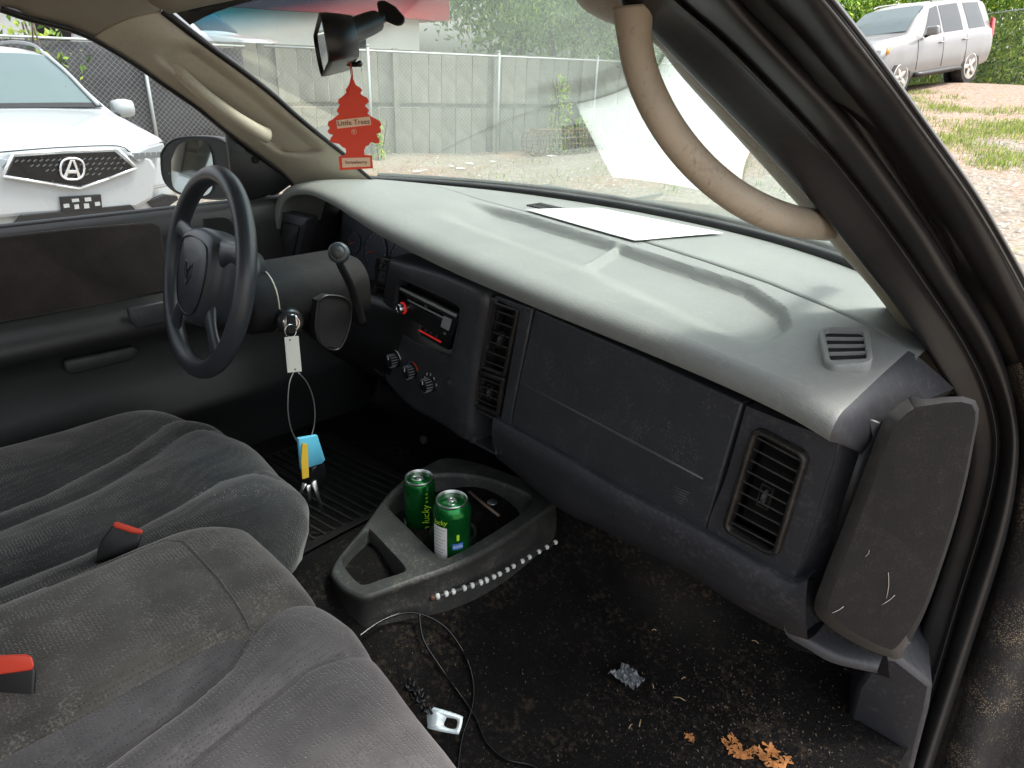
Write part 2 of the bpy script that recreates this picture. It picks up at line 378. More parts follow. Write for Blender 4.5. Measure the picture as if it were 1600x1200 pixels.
def tray(x, y):
    yr = float(np.interp(x, [-.34,-.2,.073,.386,.47,.53], [.618,.632,.602,.548,.49,.40]))
    yf = float(np.interp(x, [-.34,.13,.434,.53], [.47,.415,.322,.33]))
    a = sst(-.001, .019, yr-y); b = sst(-.005, .07, y-yf); c = sst(-.36, -.24, x); d = sst(0, .03, .52-x)
    dep = .019*a*b*c*d
    rib = math.exp(-((x-(.10+(.56-y)*.25))/.009)**2)*sst(.40,.47,y)
    return dep*(1-.6*rib)
def pad_pt(x, y):
    br = interp3(1, x); re = interp3(0, x)
    t = (y-br.y)/(re.y-br.y)
    z = br.z + (re.z-br.z)*t + .006*sin(pi*max(0, min(1, t)))
    return z - tray(x, y)
xs = [-.718+1.363*i/300 for i in range(301)]
cols = []
for x in xs:
    b = interp3(1, x); f = interp3(2, x); sy = seam_y(x); col = []
    n = 64
    e = .004*sst(-.14, -.06, x)
    col.append(Vector((x, sy, pad_pt(x, sy)-.012)))
    for j in range(n+1):
        y = sy - e*.5 + (b.y-sy)*j/n; col.append(Vector((x, y, pad_pt(x, max(y, b.y))+0)))
    # roll
    ctrl = [Vector((x, b.y-.0, pad_pt(x, b.y))), Vector((x, f.y+.004, b.z-.001)), Vector((x, f.y-.008, (b.z+f.z)/2)), Vector((x, f.y, f.z-.002)), Vector((x, f.y+.012, f.z-.004)), Vector((x, f.y+.05, f.z+.004))]
    def bez(t):
        P = ctrl[:4]; return P[0]*(1-t)**3 + P[1]*3*t*(1-t)**2 + P[2]*3*t*t*(1-t) + P[3]*t**3
    col += [bez(k/14) for k in range(1, 15)] + [ctrl[4], ctrl[5], Vector((x, f.y+.12, f.z+.004))]
    cols.append(col)
# rounded right end: a chamfer face dropping to the right
last = cols[-1]
cols.append([p+Vector((.003,0,-.001)) for p in last])
bcur = cat([Y(1345,708,.278), Y(1368,680,.31), Y(1395,652,.37), Y(1440,628,.44), Y(1492,606,.53)], 80)
er = []
for i in range(1, 80):
    p = last[i]+Vector((.003,0,-.001)); b = bcur[79-i] if i < 66 else bcur[max(0, 13-(i-66))]
    er.append([p, p.lerp(b,.15)+Vector((.002,-.001,.002)), p.lerp(b,.5)+Vector((.001,-.001,.002)), b, b+Vector((-.01,.05,-.03))])
vs, fs = g_grid(er); obj('dash_pad_end', vs, fs, M['lower'], T, sharp=60)
vs, fs = g_grid(cols); pad = obj('dash_pad', vs, fs, M['pad'], T, sharp=28); pad['label'] = 'pale grey padded dashboard top with a long shallow tray'
# rear panel to the glass
cols = []
for i in range(141):
    x = -.715+1.375*i/140; x_ = min(x, .655); sy = seam_y(x_); re = base_y(x)-.004; e = .003*sst(-.14, -.06, x_)
    col = [Vector((x, sy+e, pad_pt(x_, sy)-.012))]
    col += [Vector((x, sy+e+(re-sy-e)*j/20, pad_pt(x_, sy+(re-sy)*j/20) + .001*sst(-.14,-.06,x_)*(j>0))) for j in range(21)]
    if x > .6:
        for p in col: p.z -= (x-.6)*.12
    cols.append(col)
vs, fs = g_grid(cols); rp = obj('dash_rear_panel', vs, fs, M['pad'], T)
# fine defroster grille in the rear panel
mb = MB()
for k in range(34):
    x = -.235 + k*.0085
    for y0, y1 in ((.690,.712),(.716,.738)):
        z = pad_pt(x, y0)+.0015
        mb.add(*g_box((x, (y0+y1)/2, z+.0004), .0045, y1-y0, .003))
mb.obj('defroster_grille', M['vent'], T, smooth=False)

# ---- dash face plane family (skewed), slightly tilted
FN = Vector((.118, 1, 0)).normalized()
def F(u, v, off=0): return on(u, v, (0, .338-off, 0), (.118, 1, 0))      # face; off>0 nearer the seats
FR = Vector((1, -.118, 0)).normalized(); FU = Vector((0,0,1)); FO = -FN
def slab(name, px, off, depth, matl, parent=T, bev=.004, fn=F):
    P = [fn(u, v, off) for u, v in px]
    vs, fs = g_prism(P, FN*depth); o = obj(name, vs, fs, matl, parent)
    o.data.set_sharp_from_angle(angle=radians(35))
    if bev: bevel(o, bev)
    return o
# backing face, whole width, from brow down to lower panel
cols = []
for i in range(61):
    x = -.718+1.40*i/60; f = interp3(2, min(x, .648))
    y = .392-.118*x
    if x < -.12: y = .392+.118*.12 + .10*sst(0, .08, -.12-x)   # cluster recess behind the wheel
    cols.append([Vector((x, max(y, f.y+.02), f.z+.006)), Vector((x, y, 1.0)), Vector((x, y+.01, .86)), Vector((x, y+.05, .78)), Vector((x, y+.14, .74))])
vs, fs = g_grid(cols); solid(obj('dash_face', vs, fs, M['black'], T), .01, 1)

# passenger airbag / glove box lid with crease
lid = slab('glove_box', [(836,484),(1000,556),(1160,630),(1100,832),(945,752),(797,668),(812,590)], 0, .02, M['face'], bev=.003)
lid['label'] = 'dusty dark grey glove box lid with a straight crease across it'
vs, fs = g_tube([F(u, v, .0005) for u, v in ((815,598),(905,646),(1000,696),(1098,748))], .0016, 6); obj('crease', vs, fs, M['crease'], lid)  # paler bar, the crease's highlight is put into its colour
mb = MB()
for k in range(6):
    a = F(1046+k*.6, 758+k*4, .0004); b = F(1076-k*2.0, 770+k*3.6, .0004)
    mb.add(*g_tube([a, b], .0006, 4))
mb.obj('embossed_mark', M['crease'], lid)
# surround of big side vent : column face between lid and chamfer
def plate_hole(name, outer, hole, th, matl, parent=T, back=None):
    bm = bmesh.new(); ed = []
    for L in (outer, hole):
        vv = [bm.verts.new(p) for p in L]; ed += [bm.edges.new((vv[i], vv[(i+1) % len(vv)])) for i in range(len(vv))]
    bmesh.ops.triangle_fill(bm, use_beauty=True, edges=ed); bm.verts.index_update(); vs = [v.co.copy() for v in bm.verts]; fs = [tuple(v.index for v in f.verts) for f in bm.faces]; bm.free()
    mb = MB(); mb.add(vs, fs)
    for L in (outer, hole): mb.add(*g_grid([L, [p+FN*th for p in L]], True))
    return mb.obj(name, matl, parent, smooth=False)
vp_ = plate_hole('vent_surround', cat([F(u, v, -.001) for u, v in [(1166,634),(1230,660),(1280,678),(1308,690),(1276,800),(1244,896),(1236,906),(1170,872),(1106,836),(1136,740),(1166,634)]], 61)[:-1], [F(u, v, -.001) for u, v in [(1184,668),(1262,709),(1213,866),(1134,822)]], .02, M['lower'])
vp_0 = 0 and slab('vent_surround', [(1166,634),(1280,678),(1308,690),(1276,800),(1244,896),(1236,906),(1170,872),(1106,836)], -.001, .02, M['lower'], bev=.006)
# chamfer turned towards the door
def FC(u, v, off=0): return on(u, v, F(1300,700,-.002), (-.55, 1, 0))
row1 = [F(1308,690,-.001).lerp(F(1238,906,-.001), k/6) for k in range(7)]; row2 = [Y(1354,704,.315).lerp(Y(1288,902,.315), k/6) for k in range(7)]; row3 = [Y(1385,700,.40).lerp(Y(1320,905,.40), k/6) for k in range(7)]
mbv, mbf = g_grid([[p+Vector((-.003,.002,0)) for p in row1], row1, [p.lerp(q_,.12)+Vector((.001,-.002,0)) for p, q_ in zip(row1, row2)], row2, row3]); obj('dash_end_panel', mbv, mbf, M['lower'], T)
obj('scoop_back', *g_grid([[Y(1230,870,.40), Y(1370,870,.40)], [Y(1230,1010,.40), Y(1390,1060,.40)]]), M['black'], T)
# lower panel with ledge, curving under
led = [(770,655),(800,672),(880,716),(960,764),(1040,806),(1100,837),(1170,878),(1232,914),(1262,906)]
bot = [(775,715),(800,735),(870,792),(940,828),(1020,868),(1080,900),(1150,945),(1222,985),(1262,1000)]
rows = []
n = 40
L1 = cat([F(u, v, .012) for u, v in led], n); L2 = cat([F(u, v, -.015) for u, v in bot], n)
for k in range(n):
    a, b = L1[k], L2[k]
    rows.append([a+Vector((0,.025,.002)), a+Vector((0,.004,.002)), a+Vector((0,0,-.001)), a.lerp(b,.3)+Vector((0,-.006,0)), a.lerp(b,.65)+Vector((0,-.006,0)), b, b+Vector((0,.03,-.012)), b+Vector((0,.10,-.015)), b+Vector((0,.2,.02))])
vs, fs = g_grid(rows); lp = obj('lower_dash_panel', vs, fs, M['lower'], T); lp['label'] = 'lower dashboard panel with a raised ledge along its top'
# recess outline (fuse / ash tray lid) in the lower panel
q = [F(u, v, .0075-.010) for u, v in ((884,741),(960,786),(957,808),(884,762))]
pts = [F(u, v, .004) for u, v in ((884,765),(885,741),(925,764),(955,783),(960,790),(958,808))]
vs, fs = g_tube(pts, .0013, 6); obj('lid_outline', vs, fs, M['black'], lp)
# right hand end of the lower panel: scoop curling to the kick panel
P1 = [F(1262,906,.012), F(1258,922,.012), F(1245,950,.010), F(1240,985,.0), F(1262,1008,-.01)]
e1 = [Y(1262,904,.262), Y(1240,930,.265), Y(1226,965,.27), Y(1228,990,.275), Y(1262,1012,.29), Y(1300,1034,.31), Y(1372,1050,.36)]
e2 = [Y(1275,904,.30), Y(1262,935,.31), Y(1258,955,.32), Y(1275,975,.33), Y(1305,992,.345), Y(1340,1008,.36), Y(1380,1022,.38)]
n = 24; a_ = cat(e1, n); b_ = cat(e2, n)
rows = [[p+Vector((-.02,.03,.0)) for p in a_], a_, [p.lerp(q_, .12)+Vector((0,-.008,.0)) for p, q_ in zip(a_, b_)], [p.lerp(q_, .5)+Vector((0,-.004,.0)) for p, q_ in zip(a_, b_)], b_, [p+Vector((.02,.05,0)) for p in b_]]
vs, fs = g_grid(rows); obj('scoop_trim', vs, fs, M['lower'], T)

# dark end cap of the dash at the door opening
def EP(u, v, off=0):
    return on(u, v, Vector((.685,.27,1)) + Vector((-.92,-.38,0)).normalized()*(-off), (.92, -.38, 0)) if 0 else on(u, v, Vector((.685,.252-off,1)), (.80, -.60, 0))
ol = [(1424,618),(1395,640),(1378,662),(1350,735),(1318,820),(1285,905),(1272,950),(1290,975),(1330,1002),(1380,1024),(1412,1026),(1446,965),(1474,890),(1502,800),(1524,700),(1528,618)]
il = [(1432,636),(1412,650),(1396,670),(1370,740),(1340,820),(1308,905),(1294,945),(1305,968),(1340,992),(1382,1012),(1402,1010),(1438,957),(1466,885),(1494,797),(1516,700),(1518,632)]
n = 64
O1 = cat([EP(u, v, -.012) for u, v in ol+ol[:1]], n)[:-1]; I1 = cat([EP(u, v, .012) for u, v in il+il[:1]], n)[:-1]
back = [CAM+(p-CAM)*1.10 for p in O1]
O1 = [p if k < 40 else p.lerp(q_, .35)+Vector((0,-.004,0)) for k, (p, q_) in enumerate(zip(O1, I1))]; back = [CAM+(p-CAM)*1.10 for p in O1]
vs, fs = g_grid([back, O1, I1], True); ec = obj('end_cap_edge', vs, fs, None, T, mats=[M['edge'], M['endcap']], fm=[0 if (k % 64) < 40 else 1 for k in range(len(fs))]); ec['label'] = 'dusty bevelled rim round the dark dash end panel'  # door-side half takes the darker material, its shade put into the colour
vs, fs = [p for p in I1], [tuple(range(len(I1)))]
cI = sum(I1, Vector())/len(I1); vs = I1+[p.lerp(cI,.08)-Vector((0,.001,0)) for p in I1]+[cI]; k_ = len(I1)
fs = [(i,(i+1)%k_,k_+(i+1)%k_,k_+i) for i in range(k_)]+[(k_+i,k_+(i+1)%k_,2*k_) for i in range(k_)]
obj('end_cap', vs, fs, M['endcap'], T)
for a, b in (((1385,935),(1388,895)),((1378,945),(1398,930)),((1352,870),(1358,860)),((1300,958),(1318,948))):
    obj('scratch', *g_tube(cat([EP(*a,.014), EP((a[0]+b[0])/2+2,(a[1]+b[1])/2,.0145), EP(*b,.014)],5), .0004, 4), M['lint'], T)
# kick panel
kp = [Y(u, v, yy) for u, v, yy in ((1372,1028,.44),(1402,1026,.46),(1458,1070,.50),(1452,1110,.50),(1425,1215,.50),(1405,1300,.50),(1300,1300,.52),(1318,1150,.50),(1340,1070,.47))]
vs, fs = g_prism(kp, Vector((-.04,.12,0))); kk = obj('kick_panel', vs, fs, M['lower'], T); kk.data.set_sharp_from_angle(angle=radians(35)); bevel(kk, .008, 3)

# ---- vents
def vent(name, q, nsl, label, parent=T, fr=.12, tilt=-.008, d=.03, wheels=(.55,), vertical=False, mv='vent', ringd=.004, rad=.014, thumb=True):
    o = None
    mu = .0085/q.w; mv_ = .0085/q.h
    if fr is not None: mu = fr; mv_ = fr*q.w/q.h
    vs, fs = q.ring((0,0,1,1), (mu,mv_,1-mu,1-mv_), rad, -.004, ringd); o = obj(name, vs, fs, M[mv], parent, sharp=50)
    if label: o['label'] = label
    vs, fs = q.box(mu*.6, mv_*.6, 1-mu*.6, 1-mv_*.6, -d, -d+.002); obj('duct', vs, fs, M['void'], o, smooth=False)
    for a in ((0,0,mu*.8,1),(1-mu*.8,0,1,1),(0,0,1,mv_*.8),(0,1-mv_*.8,1,1)):
        pass
    for k in range(nsl):
        v = mv_ + (1-2*mv_)*(k+.5)/nsl
        P = [q(mu*.9, v+.0, 0), q(1-mu*.9, v, 0)]
        a, b = P; up = (q(.5,0)-q(.5,1)).normalized()
        poly = [a+q.n*(-.001)-up*.0014, a+q.n*(-.001)+up*.0010, a-q.n*.014+up*(.0006+tilt), a-q.n*.014+up*(-.0012+tilt)]
        vs, fs = g_prism(poly, b-a); obj('slat', vs, fs, M['slat'] if mv == 'vent' else M[mv], o, smooth=False)
    for wv in (wheels if thumb else ()):
        c = q(.5, wv, -.006); ax = (q(1,.5)-q(0,.5)).normalized(); up = (q(.5,0)-q(.5,1)).normalized()
        vs, fs = g_lathe(c-ax*.0025, [(.008,0),(.0105,.0006),(.0105,.0044),(.008,.005)], 20, (q.n, up, ax)); w_ = obj('thumbwheel', vs, fs, M['face'], o, sharp=40)
        mb = MB()
        for s_ in (-1,1):
            mb.add(*g_box(q(.5,wv,-.003)+ax*(.0075*s_), .0016, .004, .032, (ax, q.n, up)))
        for s_ in (-1,1): mb.add(*g_box(q(.5,wv,-.003)+up*(.0155*s_), .0165, .004, .0016, (ax, q.n, up)))
        mb.obj('wheel_bezel', M[mv], o, smooth=False)
    return o
qv = Quad(F(1180,664,.003), F(1266,710,.003), F(1216,872,.003), F(1130,826,.003))
vent('air_vent', qv, 9, 'large dusty passenger side air vent with louvres', fr=.09, rad=.013, ringd=.007, d=.035, wheels=(.54,))
q1 = Quad(F(774,470,.0), F(812,483,.0), F(790,590,.0), F(750,574,.0))
vent('air_vent', q1, 6, 'upper centre air vent with vertical thumbwheel', fr=.11, rad=.006, d=.03, wheels=(.5,))
q2 = Quad(F(746,576,.0), F(789,591,.0), F(779,652,.0), F(741,634,.0))
vent('air_vent', q2, 4, 'lower centre air vent with thumbwheel', fr=.11, rad=.004, d=.03, wheels=(.5,))
# open cubby under them
q3 = Quad(F(741,637,.0), F(779,656,.0), F(776,712,.0), F(738,692,.0))
vs, fs = q3.ring((0,0,1,1),(.07,.05,.93,.93), .005, -.06, .002); cb = obj('cubby', vs, fs, M['lower'], T, sharp=40)
vs, fs = q3.box(0,0,1,1,-.062,-.06); obj('cubby_back', vs, fs, M['void'], cb, smooth=False)
# surround of these : thin plates right and left
slab('vent_column', [(813,476),(832,482),(800,640),(793,706),(779,712),(782,650),(793,590)], .002, .02, M['face'], bev=.003)
slab('vent_column', [(754,458),(776,468),(748,574),(741,634),(738,694),(731,690),(735,630),(740,560)], .004, .02, M['lower'], bev=.003)
slab('vent_column', [(770,466),(776,462),(818,478),(812,486)], .003, .02, M['face'], bev=.002)
# ---- centre bezel with radio
def B(u, v, off=0): return on(u, v, (0, .322-off, 0), (.118, 1, 0))
o_ = [(604,402),(618,407),(690,428),(752,455),(757,470),(742,560),(733,640),(729,692),(690,668),(640,640),(612,612),(598,590),(594,520)]
i_ = [(623,434),(670,454),(712,474),(719,484),(716,505),(706,550),(700,558),(690,557),(650,536),(620,517),(614,507),(617,455)]
# bezel body: prism with hole by bridging resampled loops
n = 72
Oc = cat([B(u, v) for u, v in o_+o_[:1]], n+1)[:-1]; Ic = cat([B(u, v) for u, v in i_+i_[:1]], n+1)[:-1]
cc = sum(Ic, Vector())/n
def ang(p): d_ = p-cc; return atan2(d_.z, d_.dot(FR))
def resample(loop):
    L = sorted(loop, key=ang); A = [ang(p) for p in L]; out = []
    for k in range(n):
        a = -pi+2*pi*(k+.5)/n; j = int(np.searchsorted(A, a)) % n; i = (j-1) % n
        a0, a1 = A[i], A[j]
        if a1 < a0: a1 += 2*pi
        aa = a if a >= a0 else a+2*pi
        out.append(L[i].lerp(L[j], (aa-a0)/max(1e-6, a1-a0)))
    return out
Or = resample(Oc); Ir = resample(Ic)
top = max(p.z for p in Or)
rows = [[p+FN*.05+FU*(.004 if p.z > top-.02 else 0) for p in Or], [p+FN*.012 for p in Or], [p.lerp(cc,.03)+FN*.003 for p in Or], [p.lerp(cc,.08) for p in Or], [p.lerp(q_,.9) for p, q_ in zip(Or, Ir)], Ir, [p+FN*.03 for p in Ir]]
vs, fs = g_grid(rows, True); bz = obj('radio_bezel', vs, fs, M['face'], T); bz['label'] = 'rounded centre dashboard bezel around radio and climate knobs'
vs, fs = g_tube([p+FN*.001 for p in Ir]+[Ir[0]+FN*.001, Ir[1]+FN*.001], .0016, 6, cap=False); obj('bezel_rim', vs, fs, M['lower'], bz)
rq = Quad(B(621,440,-.012), B(717,482,-.012), B(697,552,-.012), B(617,506,-.012))
rq = Quad(B(624,446,-.006), B(717,491,-.006), B(700,548,-.006), B(619,503,-.006))
vs, fs = g_prism([p+FN*.028 for p in Ir], FN*.002); obj('radio_well', vs, fs, M['void'], bz, smooth=False)
vs, fs = rq.plate((0,0,1,1), .004, -.03, 0); ra = obj('radio', vs, fs, M['gloss'], T, sharp=40); ra['label'] = 'gloss black car radio with red lit strips'
vs, fs = rq.plate((.02,.03,.98,.10), .001, 0, .0015); obj('cd_slot_trim', vs, fs, M['grey'], ra, sharp=40)
vs, fs = rq.plate((.04,.13,.97,.16), .0005, 0, .0008); obj('cd_slot', vs, fs, M['void'], ra, sharp=40)
vs, fs = rq.plate((.18,.24,.84,.28), .0005, 0, .0012); obj('trim_strip', vs, fs, M['grey'], ra, sharp=40)
vs, fs = rq.plate((.22,.33,.78,.72), .002, 0, .0006); obj('display', vs, fs, M['black'], ra, sharp=40)
vs, fs = rq.plate((.80,.2,.93,.5), .002, 0, .0025); obj('eject_button', vs, fs, M['blue'] if 0 else M['grey'], ra, sharp=40)
vs, fs = rq.plate((.20,.86,.86,.90), .0005, 0, .0012); obj('red_strip', vs, fs, M['redlit'], ra, sharp=40)
for k in range(6):
    vs, fs = rq.plate((.24+k*.1,.76,.31+k*.1,.83), .0006, 0, .0018); b_ = obj('preset_button', vs, fs, M['black'], ra, sharp=40)
    text('numeral', str(k+1), .0055, rq(.275+k*.1,.795,.002), FR, FU, FO, M['grey'], b_, .0001)
text('marking', 'CD', .006, rq(.5,.2,.0008), FR, FU, FO, M['grey'], ra, .0001)
text('marking', 'USB', .005, rq(.88,.62,.0008), FR, FU, FO, M['grey'], ra, .0001)
kc = rq(.115,.52,0)
vs, fs = g_lathe(kc, [(.0125,0),(.0125,.003),(.0115,.0035)], 28, (FR, FU, FO)); rk = obj('knob_ring', vs, fs, M['redlit'], ra, sharp=40)
vs, fs = g_lathe(kc, [(.0105,.002),(.0105,.012),(.0095,.0135),(.007,.0135),(.0065,.012)], 28, (FR, FU, FO)); obj('volume_knob', vs, fs, M['chrome'], ra, sharp=40)
vs, fs = g_lathe(kc, [(.0068,.0115),(.0068,.0125),(.003,.0128)], 20, (FR, FU, FO)); obj('knob_face', vs, fs, M['black'], ra, sharp=40)
# climate knobs
for k, (u, v, lab) in enumerate(((619,562,'fan speed knob'), (645,580,'temperature knob with a red and blue arc'), (673,600,'airflow direction knob'))):
    c = B(u, v, .001)
    prof = [(.0165,-.002),(.0165,.003),(.0145,.004),(.0135,.018),(.0120,.0195),(.004,.0195)]
    vs, fs = g_lathe(c, prof, 30, (FR, FU, FO)); kn = obj('climate_knob', vs, fs, M['black'], T, sharp=40); kn['label'] = lab
    mb = MB()
    for j in range(15):
        a = 2*pi*j/15; mb.add(*g_box(c+FR*(.0142*cos(a))+FU*(.0142*sin(a))+FO*.011, .0014, .0014, .014, (FR*cos(a)+FU*sin(a), FU*cos(a)-FR*sin(a), FO)))
    mb.obj('knob_ridges', M['grey'], kn, smooth=False)
    vs, fs = g_box(c+FU*.008+FO*.0198, .0022, .009, .001, (FR, FU, FO)); obj('pointer', vs, fs, M['white'], kn, smooth=False)
    def arc(a0, a1, m_, nm='scale_arc'):
        pts = [c+FR*(.0215*cos(radians(a)))+FU*(.0215*sin(radians(a)))+FO*.0004 for a in np.linspace(a0, a1, 14)]
        vs, fs = g_tube(pts, .0011, 5, flat=.5); obj(nm, vs, fs, m_, kn)
    if k == 0: arc(20, 100, M['white'])
    if k == 1: arc(20, 105, M['redlit'] if 0 else M['red'], 'red_arc'); arc(110, 165, M['bluep'], 'blue_arc')
    if k == 2:
        for a in (20, 55, 90, 125, 160):
            vs, fs = g_lathe(c+FR*(.023*cos(radians(a)))+FU*(.023*sin(radians(a))), [(.0016,0),(.0016,.0006),(.0002,.0006)], 8, (FR, FU, FO)); obj('mode_icon', vs, fs, M['white'], kn)
            vs, fs = g_box(c+FR*(.0232*cos(radians(a)))+FU*(.0232*sin(radians(a))-.0032)+FO*.0004, .0014, .003, .0006, (FR, FU, FO)); obj('mode_icon', vs, fs, M['white'], kn, smooth=False)
# power outlet / lighter at the bottom right of the bezel
vs, fs = g_lathe(B(702,597,.0), [(.008,0),(.008,.004),(.005,.005)], 16, (FR, FU, FO)); obj('lighter_socket', vs, fs, M['face'], T, sharp=40)
# left centre vent column
q4 = Quad(F(590,400,.012), F(609,404,.012), F(600,500,.012), F(580,490,.012))
vent('air_vent', q4, 9, 'dark narrow air vent left of the radio', fr=.1, rad=.004, d=.025, thumb=False)
q5 = Quad(F(580,492,.012), F(600,502,.012), F(600,590,.012), F(580,572,.012))
vent('air_vent', q5, 8, 'dark narrow air vent left of the climate knobs', fr=.1, rad=.004, d=.025, thumb=False)
# small knob low on the dash
vs, fs = g_lathe(B(664,686,-.04), [(.010,0),(.010,.008),(.006,.010)], 16, (FR, FU, FO)); obj('pull_knob', vs, fs, M['face'], T, sharp=40)

# demister vent on the pad's right end
nv = Vector((-.03, -.16, 1)).normalized()
def DV(u, v): return on(u, v, (.58,.40,1.1665), nv)
qd = Quad(DV(1277,512), DV(1357,515), DV(1364,573), DV(1290,578))
vs, fs = qd.ring((0,0,1,1), (.12,.14,.88,.88), .018, -.01, .005, ri=.008); dv = obj('demister_vent', vs, fs, M['pad'], T, sharp=50); dv['label'] = 'small grey side window demister vent on the dashboard corner'
vs, fs = qd.box(.10,.10,.90,.92,-.001,.0); obj('duct', vs, fs, M['void'], dv, smooth=False)  # flat plate on the pad, shade of the slots painted as black
for k in range(5):
    v = .13+.74*(k)/4
    vs, fs = qd.box(.12, v-.010, .88, v+.012, 0, .004); obj('slat', vs, fs, M['pad'], dv, smooth=False)

# ---- instrument cluster behind the wheel
def C_(u, v): return on(u, v, (0,.435,0), (.05,1,-.15))
pl_ = [C_(u, v) for u, v in ((470,330),(600,372),(600,470),(470,440))]
cq = Quad(Vector((-.60,.44,1.145)), Vector((-.24,.43,1.125)), Vector((-.24,.40,1.0)), Vector((-.60,.41,1.0)))
vs, fs = cq.plate((0,0,1,1), .01, -.01, 0); cl = obj('instrument_cluster', vs, fs, M['gauge'], T, sharp=40); cl['label'] = 'dim grey instrument cluster face behind the steering wheel'
for cu, r_ in ((.18,.026),(.42,.045),(.70,.045),(.92,.022)):
    c = cq(cu, .5, .0005); ax = ((cq(1,.5)-cq(0,.5)).normalized(), (cq(.5,0)-cq(.5,1)).normalized(), cq.n)
    vs, fs = g_lathe(c, [(r_,0),(r_,.002),(r_-.002,.002),(r_-.002,.0005)], 32, ax); di = obj('gauge', vs, fs, M['gauge'], cl, sharp=40)
    mb = MB()
    for k in range(13):
        a = radians(225-270*k/12); d_ = ax[0]*cos(a)+ax[1]*sin(a); mb.add(*g_box(c+d_*(r_*.84)+ax[2]*.001, r_*.12, .0012, .0004, (d_, ax[2].cross(d_), ax[2])))
    mb.obj('tick_marks', M['grey'], di, smooth=False)
    a = radians(200); d_ = ax[0]*cos(a)+ax[1]*sin(a); vs, fs = g_box(c+d_*(r_*.36)+ax[2]*.002, r_*.75, .0016, .0008, (d_, ax[2].cross(d_), ax[2])); obj('needle', vs, fs, M['redplastic'], di, smooth=False)
# left outboard vent
lv = Quad(Y(436,333,.335), Y(478,343,.34), Y(462,414,.34), Y(427,402,.335))
vs, fs = lv.plate((-.05,-.03,1.05,1.06), .008, -.03, 0); lvb = obj('vent_panel', vs, fs, M['lower'], T, sharp=40)
lq = Quad(lv(.18,.14,.001), lv(.86,.14,.001), lv(.86,.93,.001), lv(.18,.93,.001))
vent('air_vent', lq, 8, 'small slotted air vent beside the driver door', fr=.06, rad=.004, ringd=.002, d=.02, thumb=False)
vs, fs = g_lathe(Y(478,311,.40), [(.006,0),(.006,.01),(.003,.012)], 12, (FR, FU, FO)); obj('screw', vs, fs, M['grey'], T)
# knee bolster below the column + dark mass
vs, fs = g_grid([[Vector((x, .40+.0*k, 1.0)), Vector((x, .36, .97)), Vector((x, .37, .82)), Vector((x, .44, .74)), Vector((x, .6, .72))] for x in (-.72, -.5, -.3, -.11)]); solid(obj('knee_bolster', vs, fs, M['black'], T), .01, 1)

# ---- steering column
def shroud(y):   # rounded rectangle cross-section
    t = (y-.045)/(.28-.045)
    w_ = .074+.012*t; zt = 1.108-.004*t; zb = .992-.02*t; cx = -.362+.006*t
    return [Vector((cx+px_, y, zb+pz)) for px_, pz in [(x_, z_) for x_, z_ in rrect(-w_, 0, w_, zt-zb, .050, 7)]]
rows = [shroud(y) for y in np.linspace(.05, .28, 12)]
fr_ = [Vector((p.x*1, p.y, p.z)) for p in rows[0]]; cm = sum(fr_, Vector())/len(fr_)
rows = [[cm+(p-cm)*.55+Vector((0,-.012,0)) for p in fr_], [cm+(p-cm)*.93+Vector((0,-.008,0)) for p in fr_]]+rows
vs, fs = g_grid(rows, True); m_ = len(rows[0]); fs.append(tuple(range(m_)))
sh = obj('steering_column', vs, fs, M['endcap'], T); sh['label'] = 'grey steering column shroud with ignition lock on its side'
vs, fs = g_tube([p+Vector((0,.02,0)) for p in [cm+(q_-cm)*1.012 for q_ in rows[3]]]+[cm+(rows[3][0]-cm)*1.012+Vector((0,.02,0))], .0018, 5, cap=False); obj('shroud_seam', vs, fs, M['beige'], sh)
# hub cylinder between wheel and shroud
WU = Vector((0,.285,.958)).normalized(); WR = Vector((.997,-.075,.022)).normalized(); WN = WR.cross(WU).normalized()
if WN.y > 0: WN = -WN
WC = Vector((-.372,.003,1.108))
vs, fs = g_lathe(WC-WN*.03, [(.055,0),(.06,.02)][::-1] and [(.05,-.06),(.055,-.03),(.055,.0),(.045,.01)], 28, (WR, WU, WN)); obj('column_collar', vs, fs, M['black'], sh)
# ignition lock
ic = X(454,503,-.262)
IA = (Vector((0,1,0)), Vector((0,0,1)), Vector((1,-.25,.0)).normalized())
IA = (IA[2].cross(Vector((0,0,1))).normalized(), Vector((0,0,1)), IA[2])
vs, fs = g_lathe(ic, [(.024,-.02),(.024,.001),(.021,.004),(.0165,.004)], 28, IA); ig = obj('ignition_lock', vs, fs, M['black'], sh, sharp=40)
vs, fs = g_lathe(ic, [(.0165,.003),(.0165,.008),(.0145,.010),(.0125,.010),(.0115,.006),(.003,.006)], 28, IA); obj('lock_ring', vs, fs, M['chrome'], sh, sharp=40)
# tilt pocket shape on the shroud's right side
pk = [X(u, v, -.250) for u, v in ((497,470),(512,462),(538,466),(548,480),(546,510),(530,545),(505,540),(493,515))]
vs, fs = g_tube(cat(pk+pk[:1], 40), .0025, 8, cap=False); obj('column_bracket', vs, fs, M['black'], sh)
vs, fs = g_prism(pk, Vector((-.02,0,0))); obj('column_recess', vs, fs, M['void'], sh, smooth=False)  # solid slab, the hole's shade is put into its near-black colour
